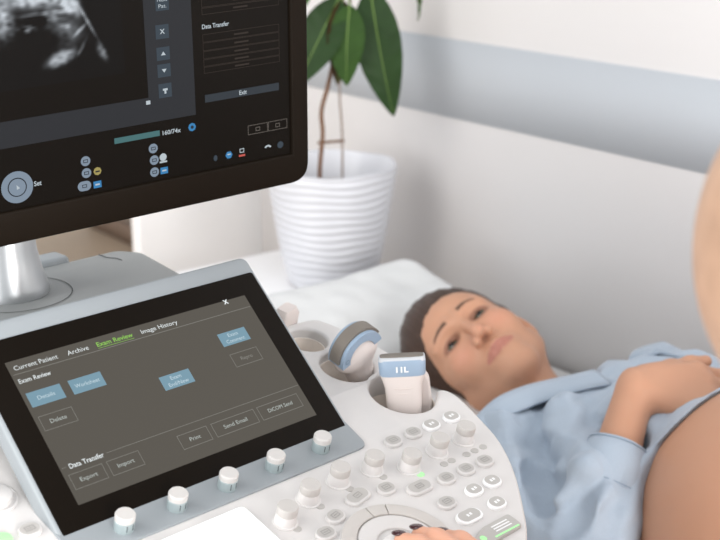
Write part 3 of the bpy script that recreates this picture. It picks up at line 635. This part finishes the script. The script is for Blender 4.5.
# ------------------------------------------------------------------ the patient
skinc = np.array(lin('bd8e73')[:3]); lipc = np.array(lin('a8685f')[:3]); browc = np.array(lin('4e3528')[:3])
skin = mat('skin', 'dcae92', .5, vary=.03, scale=30, attr='tint', sss=.12, spec=.35)
HC = np.array([1.276, 1.310, .646]); HR = np.array([[-0.7643, -0.6428, -0.0511], [0.0884, -0.183, 0.9791], [-0.6388, 0.7438, 0.1967]])
def hl(*p): return HC+HR @ np.array(p, float)          # head frame: x = her right, y = out of the face, z = crown
def hloc(V): return (V-HC) @ HR
pat = thing('person', 'dark-haired pregnant woman in a light blue shirt lying with her hand on her belly', 'person', T3(1.27, .8, BZ))
def face(F):
    def c(a, b, r0, r1=None, k=.01, mode='u'): F.cap(hl(*a), hl(*b), r0, r1, k, mode)
    def e(p, r, k=.01, mode='u'): F.ell(hl(*p), r, k, mode, HR)
    e((0, -.020, .035), (.073, .092, .084), .01)
    e((0, .022, -.018), (.064, .066, .092), .03)
    e((0, .030, .045), (.058, .055, .050), .03)
    for s in (1, -1):
        c((s*.053, -.005, -.050), (s*.014, .062, -.101), .020, .015, .03)
        e((s*.037, .053, -.030), (.025, .026, .027), .02)
        c((s*.050, .030, -.010), (s*.036, .062, -.022), .016, .014, .02)
        c((s*.012, .083, .020), (s*.046, .068, .022), .0095, .008, .016)
        e((s*.031, .094, .002), (.0185, .014, .0125), .010, 's')
        e((s*.031, .083, .0005), (.0160, .0150, .0078), .003, 's')
        for sg, hz, rr in ((1, .0080, .0028), (-1, .0060, .0024)):
            P = [(s*(.031-.0155*math.cos(t)), .0765-.0035*math.cos(t)**2-(.002 if math.cos(t) < 0 else 0)*abs(math.cos(t))+.0015*math.sin(t), .0005+sg*hz*math.sin(t)) for t in np.linspace(.05, PI-.05, 7)]
            for i in range(6): c(P[i], P[i+1], rr, rr, .003)
        e((s*.078, -.012, -.012), (.006, .016, .030), .008)
    e((0, .068, -.103), (.020, .018, .017), .020)
    e((0, .072, -.070), (.028, .020, .020), .018)
    c((0, .088, .012), (0, .104, -.030), .0060, .0082, .012)
    e((0, .1040, -.0370), (.0095, .0100, .0088), .006)
    for s in (1, -1):
        e((s*.0120, .0945, -.0415), (.0072, .0090, .0068), .005)
        e((s*.0068, .1015, -.0480), (.0036, .0055, .0038), .002, 's')
    # lips: two bows with a parting groove
    P = [(-.0255, .0800, -.0700), (-.013, .0890, -.0670), (-.004, .0930, -.0645), (0, .0925, -.0655), (.004, .0930, -.0645), (.013, .0890, -.0670), (.0255, .0800, -.0700)]
    R_ = [.0018, .0040, .0050, .0046, .0050, .0040, .0018]
    for i in range(6): c(P[i], P[i+1], R_[i], R_[i+1], .004)
    P = [(-.024, .0795, -.0715), (-.012, .0878, -.0755), (0, .0910, -.0770), (.012, .0878, -.0755), (.024, .0795, -.0715)]; R_ = [.0018, .0042, .0054, .0042, .0018]
    for i in range(4): c(P[i], P[i+1], R_[i], R_[i+1], .004)
    P = [(-.026, .0835, -.0706), (-.012, .0945, -.0706), (0, .0985, -.0712), (.012, .0945, -.0706), (.026, .0835, -.0706)]
    for i in range(4): c(P[i], P[i+1], .0014, .0014, .0022, 's')
Fb = Field((.93, .30, .46), (1.46, 1.46, .86), .0022)
face(Fb)
neck0 = hl(0, -.035, -.075); neck1 = np.array([1.285, 1.165, .575])
Fb.cap(hl(0, -.030, -.040), neck1, .052, .056, .025); Fb.cap(hl(0, .010, -.085), np.array([1.255, 1.150, .600]), .030, .040, .03)
# trunk under the shirt and the round belly
Fb.cap((1.14, 1.08, .585), (1.40, 1.08, .590), .055, k=.05); Fb.ell((1.265, .95, .585), (.155, .20, .095), .04)
BC = np.array([1.225, .640, .600]); BR = np.array([.205, .285, .225]); Fb.ell(BC, BR, .04); Fb.ell((1.25, .45, .58), (.18, .20, .11), .05)
# right arm and the hand on the belly
SH = np.array([1.095, 1.085, .590]); EL = np.array([1.000, .865, .560]); WR = np.array([1.168, .935, .732])
Fb.chain([SH, EL], [.046, .034], .02); Fb.chain([EL, .45*EL+.55*WR, WR], [.033, .029, .0245], .02)
def hand(F, W, d, n, side, s=1, curl=(18, 24, 14), spread=.05, k=.006, thumb=(.92, .42, -.12), nails=None):
    d = np.array(d, float)/np.linalg.norm(d); n = np.array(n, float); n -= d*(n@d); n /= np.linalg.norm(n); l = np.cross(n, d)*side
    KN = []
    for i, (o, L, r) in enumerate(((.029, .088, .0088), (.0095, .093, .0092), (-.0105, .086, .0088), (-.029, .078, .0078))):
        K0 = W+d*L*s+l*o*s+n*(.004-abs(o)*.08)*s; F.cap(W+l*o*.45*s, K0, .0150*s, .0112*s, .016); KN.append((K0, r))
    F.ell(W+d*.052*s, np.array([.036, .040, .0125])*s, .015, 'u', np.array([l, d, n]).T)
    for (K0, r), Ls, fo in zip(KN, ((.040, .024, .021), (.045, .028, .022), (.041, .026, .021), (.032, .020, .019)), (1.2, .3, -.5, -1.5)):
        a = 0; p = K0; dd = d+l*spread*fo; dd /= np.linalg.norm(dd)
        for j, L in enumerate(Ls):
            a += math.radians(curl[j]); q = p+(dd*math.cos(a)-n*math.sin(a))*L*s; F.cap(p, q, r*s*(1-.10*j), r*s*(.92-.10*j), .0045 if j else .009); p = q
        if nails is not None: nails.append((p, dd*math.cos(a)-n*math.sin(a), n*math.cos(a)+dd*math.sin(a), r*s*.72))
    p = W+d*.018*s+l*.020*s-n*.004*s; t = thumb; td = d*t[0]+l*t[1]+n*t[2]; td /= np.linalg.norm(td)
    for L, r0, r1, b in ((.046, .0150, .0115, 0), (.034, .0110, .0098, .25), (.026, .0098, .0080, .15)):
        td = td+d*b; td /= np.linalg.norm(td); q = p+td*L*s; F.cap(p, q, r0*s, r1*s, .010); p = q
hd = np.array([.86, -.45, -.10])
hand(Fb, WR+np.array([.008, .002, .010]), hd, (-.45, -.30, .84), 1, 1.0, (16, 22, 14))
V, Q = Fb.mesh(); V = relax(V, Q, 1, .4); V[:, 2] = np.maximum(V[:, 2], BZ+.004)
L = hloc(V); col = np.tile(skinc, (len(V), 1))
def sm(x): x = np.clip(x, 0, 1); return x*x*(3-2*x)
def mixc(m, c):
    global col
    col = col*(1-m[:, None])+c*m[:, None]
wz = np.where(L[:, 2] > -.0706, .0060, .0112); lx = np.abs(L[:, 0])*.93
lw = np.sqrt(np.maximum(1-(lx/.0265)**2, 0)); near = (L[:, 1] > .068)
lip = sm((wz*lw-np.abs(L[:, 2]+.0706))/.003+.3)*near*(lx < .027); mixc(lip*.7, lipc)
for s in (1, -1):
    ck = np.exp(-(((L[:, 0]-s*.040)/.020)**2+((L[:, 2]+.030)/.018)**2))*near; mixc(ck*.35, np.array(lin('cc8672')[:3]))
    bx_ = (L[:, 0]*s-.012)/.036; bc_ = .0245+.006*np.sin(np.clip(bx_, 0, 1)*PI*.8)-.004*np.clip(bx_, 0, 1)
    bw = .0043*(1-.6*np.clip(bx_, 0, 1)); b = sm((bw-np.abs(L[:, 2]-bc_))/.0016+.5)*sm(bx_/.10+.3)*sm((1.0-bx_)/.15)*(L[:, 1] > .04); mixc(b*.95, browc)
    ed = np.sqrt(((L[:, 0]-s*.031)/.0165)**2+((L[:, 2]-.001)/.0085)**2); mixc(sm((1.3-ed)/.4)*near*.7, np.array(lin('6e4638')[:3]))
nt_ = np.exp(-(((L[:, 1]-.100)/.02)**2+((L[:, 2]+.036)/.012)**2+(L[:, 0]/.013)**2)); mixc(nt_*.25, np.array(lin('d08c78')[:3]))
mo = np.exp(-(np.linalg.norm(V-(BC+BR*np.array([-.62, .10, .60])), axis=1)/.0022)**2); mixc(mo, np.array(lin('7a4a38')[:3]))
fobj('body', V, Q, skin, pat, col)
# eyes
eyew = mat('eye_white', 'cbbfb8', .2); iris = mat('iris', '4c4f40', .2); pupil = mat('pupil', '100c0a', .1); lash = mat('lashes', '2e1d16', .6)
look = np.array([.12, 1, .22]); look /= np.linalg.norm(look)
for s in (1, -1):
    ec = hl(s*.0310, .0655, .0005); ge = HR @ look; Me = axes(ec, HR @ np.array([1, 0, 0]), np.cross(ge, HR @ np.array([1, 0, 0])), None)
    bm = bmesh.new(); bmesh.ops.create_uvsphere(bm, u_segments=32, v_segments=48, radius=.0130)
    for f in bm.faces:
        z = f.calc_center_median().z/.0128
        f.material_index = 2 if z > .93 else (1 if z > .74 else 0)
    fin('eye', bm, [eyew, iris, pupil], pat, Me)
    bm = bmesh.new(); P = [hl(s*(.031+.0150*math.cos(t)), .0795-.0045*abs(math.cos(t))-.003*max(math.cos(t), 0), .0005+.0068*math.sin(t)) for t in np.linspace(.0, PI, 14)]; tube(bm, P, [.0008, .0018, .0018, .0008], 6); fin('eyelash', bm, lash, pat)
# hair
hair = mat('hair_brown', '3a261b', .45, vary=.5, scale=140, spec=.4)
Fh = Field((1.02, 1.08, .49), (1.48, 1.56, .82), .003)
Fh.ell(hl(.004, -.024, .052), (.088, .106, .104), .01, 'u', HR)
Fh.cap(hl(-.064, -.01, .02), hl(-.066, -.020, -.010), .016, .010, .02)
Fh.cap(hl(.060, -.02, .03), hl(.072, -.030, -.050), .030, .026, .03)
Fh.cap(hl(0, -.08, .0), hl(.03, -.085, -.10), .045, .03, .04)
Fh.cap(hl(.055, -.05, .05), hl(.088, -.060, -.03), .044, .034, .04); Fh.cap(hl(.088, -.060, -.03), hl(.080, -.050, -.14), .032, .020, .03)
Fh.ell(hl(0, .104, -.046), (.0690, .108, .1120), .006, 's', HR)
Vh, Qh = Fh.mesh(); Vh = relax(Vh, Qh, 2); Lh = hloc(Vh); nrm = Vh-hl(0, -.02, .03); nrm /= np.linalg.norm(nrm, axis=1)[:, None]
Vh = Vh+nrm*(.0007*np.sin(Lh[:, 0]*300+Lh[:, 2]*40+3*np.sin(Lh[:, 1]*30))+.0004*np.sin(Lh[:, 0]*700+Lh[:, 2]*90))[:, None]
fobj('hair', Vh, Qh, hair, pat)
# shirt
shirtm = mat('shirt_cotton', 'a5b2c0', .85, vary=.05, scale=500, bump=.25, sheen=.2)
Fs = Field((.88, .28, .495), (1.585, 1.26, .88), .0033)
Fs.cap((1.135, 1.080, .590), (1.41, 1.080, .595), .072, k=.05); Fs.ell((1.27, .965, .600), (.185, .19, .122), .05)
Fs.ell((1.195, .985, .655), (.075, .085, .070), .04); Fs.ell((1.350, .985, .658), (.080, .085, .068), .04)
Fs.ell(BC+np.array([0, 0, -.002]), BR+.007, .04); Fs.ell((1.25, .45, .58), (.20, .22, .125), .05)
# cut the shirt where the belly is bare
cutF = Field(Fs.lo, Fs.lo+Fs.h*(Fs.n-1), Fs.h)
CUT0 = Fs.F.copy()
sl, X, Y, Z = Fs.box(Fs.lo, Fs.lo+Fs.h*Fs.n)
edgeY = .872-.50*np.maximum(Z-.70, 0)-.10*np.maximum(.70-Z, 0)+0*X
d = (Y-edgeY)*-1
Fs.F = np.maximum(Fs.F, d.astype(np.float32)*.9)
# neck opening
Fs.cap(neck1+np.array([0, .12, .03]), neck1+np.array([-.01, -.045, .085]), .062, .040, .012, 's')
# sleeves
def folds(F, a, b, r, n, seed, amp=.010):
    g = np.random.default_rng(seed); a = np.array(a, float); b = np.array(b, float); d = b-a; u = np.cross(d, (0, 0, 1.)); u /= np.linalg.norm(u); v = np.cross(u, d/np.linalg.norm(d))
    for _ in range(n):
        t = g.uniform(.05, .95); ph = g.uniform(0, 2*PI); w = g.uniform(.5, 1.3); P = []
        for q in np.linspace(-.5, .5, 6): th = ph+q*w*1.6; P.append(a+d*np.clip(t+q*.25*g.choice([-1, 1])*.9, 0, 1)+(u*math.cos(th)+v*math.sin(th))*r)
        for i in range(5): F.cap(P[i], P[i+1], amp*(.5+.5*math.sin(PI*(i+.5)/6)), k=.012)
Fs.chain([SH+np.array([.01, 0, .01]), .5*(SH+EL), EL], [.082, .070, .060], .035)
CU = EL+(WR-EL)*.60
Fs.chain([EL, EL+(WR-EL)*.35, CU], [.060, .052, .041], .02)
folds(Fs, SH, EL, .066, 7, 3); folds(Fs, EL, CU, .047, 7, 8, .008)
Fs.chain([(1.44, 1.06, .59), (1.50, .85, .56), (1.48, .62, .56)], [.07, .055, .045], .03)
ad = (WR-EL)/np.linalg.norm(WR-EL)
Fs.cap(CU-ad*.006, CU+ad*.05, .034, k=.002, mode='s')
def ch(P, r, k, mode, off=(0, 0, 0)):
    P = [np.array(a)+np.array(off) for a in P]
    for i in range(len(P)-1): Fs.cap(P[i], P[i+1], r, r, k, mode)
ch([(1.136, 1.063, .688), (1.094, 1.016, .668), (1.06, .97, .654), (1.018, .91, .655), (1.008, .883, .648)], .007, .030, 's', (0, 0, .003))
ch([(1.150, 1.030, .690), (1.110, .985, .672), (1.075, .945, .662)], .012, .030, 'u', (0, 0, .002))
ch([(1.176, 1.037, .714), (1.15, .996, .714), (1.125, .963, .691)], .005, .02, 's', (0, 0, .004))
ch([(1.054, .883, .678), (1.022, .884, .662), (.995, .88, .634)], .005, .02, 's', (-.002, 0, .002))
ch([(1.08, 1.065, .675), (1.031, .998, .652), (.999, .943, .632)], .010, .03, 'u')
ch([(1.10, 1.05, .680), (1.048, .985, .655), (1.012, .93, .640)], .005, .025, 's', (0, 0, .004))
ch([(1.243, .986, .727), (1.236, 1.014, .724), (1.18, .998, .725)], .006, .025, 's', (0, 0, .004))
ch([(1.12, .958, .681), (1.053, .906, .681), (1.014, .908, .655)], .008, .02, 'u')
ch([(1.081, .866, .676), (1.048, .847, .656), (1.025, .836, .631)], .005, .02, 's', (-.001, 0, .003))
Vs, Qs = Fs.mesh(); Vs = relax(Vs, Qs, 2, .5)
nr = np.zeros_like(Vs); e1 = Vs[Qs[:, 2]]-Vs[Qs[:, 0]]; e2 = Vs[Qs[:, 3]]-Vs[Qs[:, 1]]; fn = np.cross(e1, e2)
for i in range(4): np.add.at(nr, Qs[:, i], fn)
nr /= np.linalg.norm(nr, axis=1)[:, None]+1e-9
eY = .872-.50*np.maximum(Vs[:, 2]-.70, 0)-.10*np.maximum(.70-Vs[:, 2], 0); wgt = np.clip(np.abs(Vs[:, 1]-eY)/.035, .12, 1)
wgt = np.where(Vs[:, 0] < 1.06, 1, wgt); wgt = wgt*np.clip(np.linalg.norm(Vs-np.array([1.013, .90, .648]), axis=1)/.04, .15, 1)
Vs = Vs+nr*(wgt*(.0048*wnoise(Vs*np.array([1, .55, 1]), 36, 11)-.0056*np.abs(wnoise(Vs*np.array([1.2, .55, 1]), 52, 12))+.0030*np.abs(wnoise(Vs*np.array([.6, 1.3, 1]), 75, 14))+.001*wnoise(Vs, 160, 13)))[:, None]; Vs[:, 2] = np.maximum(Vs[:, 2], BZ+.001)
shirt = fobj('shirt', Vs, Qs, shirtm, pat)
# cuff and its button
def cuff(P0, P1, r0, r1, th, name, m, parent, n=48, sq=.86):
    P0 = Vector(P0); P1 = Vector(P1); Mx = axes(P0, (P1-P0).orthogonal(), (P1-P0).cross((P1-P0).orthogonal()), None); H_ = (P1-P0).length
    prof = [(r0-th, 0), (r0, 0), (r0+.001, H_*.5), (r1, H_-.001), (r1-th/2, H_), (r1-th, H_-.001), (r0-th, 0)]
    bm = lathe(bmesh.new(), prof, n)
    for v in bm.verts: a = math.atan2(v.co.y, v.co.x); k = 1+.03*math.sin(3*a+1)+.02*math.sin(5*a+v.co.z*60); v.co.x *= k; v.co.y *= k*.92
    return fin(name, bm, m, parent, Mx, ang=1.5)
cf = cuff(EL+(WR-EL)*.50, EL+(WR-EL)*.735, .0445, .0395, .003, 'cuff', shirtm, shirt)
# collar: folded band round the neck, open at the front
IN = [(1.064, 1.104, .660), (1.083, 1.102, .672), (1.104, 1.098, .682), (1.146, 1.100, .684), (1.178, 1.090, .688), (1.190, 1.058, .703), (1.205, 1.030, .716)]
OUT = [(1.047, 1.069, .662), (1.074, 1.066, .671), (1.1, 1.054, .678), (1.131, 1.038, .688), (1.148, 1.010, .706), (1.166, .985, .719), (1.190, .970, .722)]
for sg in (0, 1):
    A = [Vector(a) for a in IN]; B = [Vector(b) for b in OUT]
    if sg: A = [Vector((2*1.268-a.x, a.y, a.z-.002)) for a in A]; B = [Vector((2*1.268-a.x, a.y, a.z-.002)) for a in B]
    A = spline(A, 5); B = spline(B, 5); V = []; F = []; M_ = len(A)
    for k in range(M_):
        a, b = A[k], B[k]; b = a*.35+b*.65; w_ = (a-b).normalized(); fl = min(1, k/4)
        V += [a+w_*.010-Vector((0, 0, .010)), a+w_*.008+Vector((0, 0, .006)), a+w_*.003+Vector((0, 0, .014)), a*.7+b*.3+Vector((0, 0, .013)), a*.35+b*.65+Vector((0, 0, .010)), b+Vector((0, 0, .0065)), b+Vector((0, 0, .0035)), a*.4+b*.6+Vector((0, 0, .006)), a+Vector((0, 0, .007)), a+w_*.005-Vector((0, 0, .010))]
    nn = 10
    for k in range(M_-1):
        for t in range(nn): F.append((k*nn+t, k*nn+(t+1) % nn, (k+1)*nn+(t+1) % nn, (k+1)*nn+t))
    F += [tuple(range(nn))[::-1], tuple((M_-1)*nn+t for t in range(nn))]
    mesh('collar', V, F, shirtm, shirt)
for tt in (.04, .94):
    cM = WM[cf.name]; Hc = float(np.linalg.norm(WR-EL))*.235; rr_ = .0452+(.0402-.0452)*tt; bm = bmesh.new()
    tube(bm, [Vector(((rr_)*math.cos(a)*(1+.03*math.sin(3*a+1)+.02*math.sin(5*a+Hc*tt*60)), rr_*.92*math.sin(a)*(1+.03*math.sin(3*a+1)+.02*math.sin(5*a+Hc*tt*60)), Hc*tt)) for a in np.linspace(0, 2*PI, 60)], .0007, 5); fin('seam', bm, mat('thread_%d' % int(tt*100), '8695a6', .8), cf, cM)
# buttons on the cuff
bpos = np.array(EL+(WR-EL)*.66)
cfM = WM[cf.name]; cdir = cfM.inverted() @ Vector((.983*0, 0, 1.36)); ang_ = math.atan2(cdir.y, cdir.x)-.75
bm = lathe(bmesh.new(), [(0, 0), (.0048, 0), (.0052, .0012), (.0040, .0022), (.0034, .0016), (0, .0016)], 20)
rc = .0425; fin('button', bm, mat('shirt_button', 'a58d78', .4), cf, cfM @ Matrix.Rotation(ang_, 4, 'Z') @ T3(rc, 0, .020) @ Matrix.Rotation(PI/2, 4, 'Y'))
# trousers, out past the frame
Ft = Field((1.02, -.78, .495), (1.54, .46, .76), .008)
for s in (-1, 1): Ft.chain([(1.26+s*.09, .38, .585), (1.27+s*.10, -.05, .60), (1.27+s*.09, -.62, .56)], [.098, .072, .045], .04)
Ft.ell((1.255, .36, .59), (.19, .12, .105), .04)
Vt, Qt = Ft.mesh(); Vt = relax(Vt, Qt, 2); Vt[:, 2] = np.maximum(Vt[:, 2], BZ+.001); fobj('trousers', Vt, Qt, mat('trousers', '4a4f58', .8, bump=.3, scale=300), pat)

# ------------------------------------------------------------------ the sonographer at the right edge
son = thing('person', 'fair-haired seated person, cut by the right edge, with dark nails on the trackball ring', 'person', T3(.60, .30, 0))
K3 = lambda u, w_, h_: np.array(MK @ Vector((u, w_, h_)))
Fo = Field((.14, -.02, .10), (1.02, .86, 1.34), .0042)
hc = np.array([.592, .316, 1.168])
fd = np.array([.85, .527, 0]); RF = np.array([[fd[1], fd[0], 0], [-fd[0], fd[1], 0], [0, 0, 1]])
def hf(x, y, z): return hc+RF @ np.array([x, y, z])
Fo.ell(hc, (.075, .095, .105), .02, 'u', RF); Fo.ell(hf(0, .045, -.03), (.055, .05, .075), .02, 'u', RF); Fo.ell(hf(0, .100, -.02), (.012, .016, .018), .012); Fo.ell(hf(0, .075, -.10), (.03, .03, .025), .02)
Fo.cap(hc+np.array([0.02, -.02, -.06]), (.635, .235, .98), .050, .055, .03)
Fo.chain([(.455, .235, .925), (.775, .235, .925)], [.062, .062], .06); Fo.ell((.615, .235, .78), (.165, .105, .22), .06); Fo.ell((.615, .225, .58), (.165, .125, .13), .06)
for s in (-1, 1): Fo.chain([(.615+s*.09, .23, .545), (.615+s*.13, .56, .53), (.615+s*.12, .50, .14)], [.085, .062, .045], .04)
e2_ = np.array([.435, .48, .735]); w2 = K3(.078, -.320, .012)
Fo.chain([(.455, .235, .92), e2_, w2], [.055, .042, .027], .03)
Fo.chain([(.775, .235, .92), (.85, .42, .72), (.84, .66, .70)], [.055, .042, .028], .03)
nl = []
tips = [K3(.0765, -.1530, .0110), K3(.0947, -.1560, .0120), K3(.1113, -.1700, .0115), K3(.056, -.165, .010)]
kn = [K3(.070, -.240, .016), K3(.088, -.243, .017), K3(.105, -.250, .015), K3(.052, -.238, .014)]
for tp, kk in zip(tips, kn):
    Fo.cap(w2, kk, .016, .0115, .016); m1_ = kk+(tp-kk)*.45+np.array(MK.to_3x3() @ Vector((0, 0, .013))); m2_ = kk+(tp-kk)*.78+np.array(MK.to_3x3() @ Vector((0, 0, .010)))
    Fo.chain([kk, m1_, m2_, tp], [.0100, .0092, .0084, .0074], .004); dn = (tp-m2_); dn /= np.linalg.norm(dn); nl.append((tp, dn))
q0 = w2+np.array(MK.to_3x3() @ Vector((.026, .018, -.004))); q1_ = K3(.122, -.280, .010); q2_ = K3(.124, -.255, .009); Fo.chain([w2, q0, q1_, q2_], [.018, .015, .0115, .009], .01)
hp = np.array(Fo.lo)
Vo, Qo = Fo.mesh(); Vo = relax(Vo, Qo, 1, .4); fobj('body', Vo, Qo, skin, son, np.tile(np.array(lin('dca68c')[:3]), (len(Vo), 1)))
nailm = mat('nail_maroon', '3d1a20', .22, coat=.5)
for tp, dn in nl:
    up_ = np.array(MK.to_3x3() @ Vector((0, 0, 1))); up_ = up_-dn*(up_@dn); up_ /= np.linalg.norm(up_)
    bm = bmesh.new(); bmesh.ops.create_uvsphere(bm, u_segments=16, v_segments=10, radius=1)
    for v in bm.verts: v.co = Vector((v.co.x*.0052, v.co.y*.0078, v.co.z*.0022))
    fin('fingernail', bm, nailm, son, axes(tuple(tp+up_*.0063+dn*.0025), tuple(np.cross(dn, up_)), tuple(dn)))
blond = mat('hair_blonde', 'b4937c', .5, vary=.25, scale=60)
Fg = Field((.44, .13, .95), (.80, .46, 1.32), .006); Fg.ell(hf(0, -.012, .010), (.098, .108, .106), .02, 'u', RF)
Fg.ell(hf(.01, -.0, -.045), (.070, .065, .075), .03, 'u', RF); Fg.ell(hf(0, .13, -.03), (.075, .09, .115), .01, 's', RF)
Vg, Qg = Fg.mesh(); Vg = relax(Vg, Qg, 2); fobj('hair', Vg, Qg, blond, son)
coat = mat('tunic_white', 'dfe3e6', .8, bump=.2, scale=300)
Fc = Field((.28, .03, .40), (.96, .50, 1.02), .007)
Fc.chain([(.455, .235, .92), (.775, .235, .92)], [.078, .078], .06); Fc.ell((.615, .235, .78), (.182, .122, .23), .06); Fc.ell((.615, .225, .57), (.185, .145, .14), .06)
Fc.chain([(.455, .235, .92), (.442, .40, .80)], [.072, .060], .03); Fc.chain([(.775, .235, .92), (.825, .36, .79)], [.072, .060], .03); Fc.cap((.615, .24, .95), (.615, .27, 1.10), .068, k=.01, mode='s')
Vc, Qc = Fc.mesh(); Vc = relax(Vc, Qc, 2); fobj('tunic', Vc, Qc, coat, son)
trs = mat('scrub_trousers', 'c9ced2', .8)
Fq = Field((.35, .08, .04), (.88, .70, .66), .009)
for s in (-1, 1): Fq.chain([(.615+s*.09, .23, .545), (.615+s*.13, .56, .53), (.615+s*.12, .50, .12)], [.100, .076, .058], .04)
Vq, Qq = Fq.mesh(); Vq = relax(Vq, Qq, 2); fobj('trousers', Vq, Qq, trs, son)
for s in (-1, 1):
    Fx = Field((.615+s*.12-.06, .40, .0), (.615+s*.12+.06, .72, .12), .006); Fx.chain([(.615+s*.12, .48, .035), (.615+s*.12, .63, .028)], [.034, .027], .02); Fx.cap((.615+s*.12, .50, .04), (.615+s*.12, .50, .09), .036, k=.02)
    Vx, Qx = Fx.mesh(); Vx[:, 2] = np.maximum(Vx[:, 2], .001); fobj('shoe', Vx, Qx, coat, son)
stl = thing('stool', 'round swivel stool beneath the seated fair-haired person', 'stool', T3(.615, .20, 0))
bm = lathe(bmesh.new(), [(0, .40), (.17, .40), (.185, .41), (.185, .435), (.17, .445), (0, .445)], 40); fin('seat', bm, mat('stool_vinyl', '3c4046', .5), stl, T3(.615, .20, 0))
bm = lathe(bmesh.new(), [(0, .07), (.028, .07), (.028, .40), (0, .40)], 20); fin('column', bm, steel, stl, T3(.615, .20, 0))
for i in range(5):
    a = 2*PI*i/5+.3; M = T3(.615, .20, 0) @ Matrix.Rotation(a, 4, 'Z'); boxo('leg', .0, .25, -.02, .02, .05, .075, steel, stl, M, .006)
    bm = bmesh.new(); lathe(bm, [(0, -.012), (.024, -.012), (.024, .012), (0, .012)], 16); fin('castor', bm, seam, stl, M @ T3(.235, 0, .0245) @ Matrix.Rotation(PI/2, 4, 'X'))
# ------------------------------------------------------------------ light and camera
w = bpy.data.worlds.new('World'); SC.world = w; w.use_nodes = True; w.node_tree.nodes['Background'].inputs[0].default_value = (.93, .96, 1, 1); w.node_tree.nodes['Background'].inputs[1].default_value = .86
def area(name, loc, target, sx, sy, power, col):
    L = bpy.data.lights.new(name, 'AREA'); L.shape = 'RECTANGLE'; L.size = sx; L.size_y = sy; L.energy = power; L.color = col
    o = bpy.data.objects.new(name, L); COL.objects.link(o); o.location = loc; o.rotation_euler = (Vector(target)-Vector(loc)).to_track_quat('-Z', 'Y').to_euler(); return o
area('window_light', (-1.3, 1.75, 2.7), (1.4, 1.65, .7), 1.3, 1.3, 26, (1, .98, .95))
area('side_fill', (-2.5, .5, 1.5), (1.5, 1.2, .6), 2.2, 1.8, 62, (1, .98, .96))  # large soft fill added to brighten the wall, no known window
area('rear_fill', (.25, -1.9, 1.15), (1.62, 1.3, .75), 1.2, 1.2, 95, (1, .98, .96))  # fill added from the foot end to lift the lower wall
area('overhead_fill', (.2, .6, 2.6), (.8, 1.0, .6), 1.6, 1.2, 3, (1, .98, .95))  # weak fill added from above, not a known lamp
cd = bpy.data.cameras.new('camera'); co = bpy.data.objects.new('camera', cd); COL.objects.link(co); SC.camera = co
pitch = math.atan(410/1290); f3 = Vector((.62115, .78369, 0))*math.cos(pitch)+Vector((0, 0, -math.sin(pitch))); r3 = Vector((.78369, -.62115, 0)); u3 = r3.cross(f3)
co.matrix_world = Matrix(((r3.x, u3.x, -f3.x, 0), (r3.y, u3.y, -f3.y, 0), (r3.z, u3.z, -f3.z, 1.36), (0, 0, 0, 1)))
cd.sensor_width = 36; cd.lens = 36*1290/720; cd.clip_start = .02; cd.clip_end = 40
cd.dof.use_dof = True; cd.dof.focus_distance = 1.2; cd.dof.aperture_fstop = 7.0
vs = SC.view_settings; SC.display_settings.display_device = 'sRGB'; vs.view_transform = 'Standard'; vs.look = 'None'; vs.exposure = .14; vs.gamma = 1; vs.use_curve_mapping = False
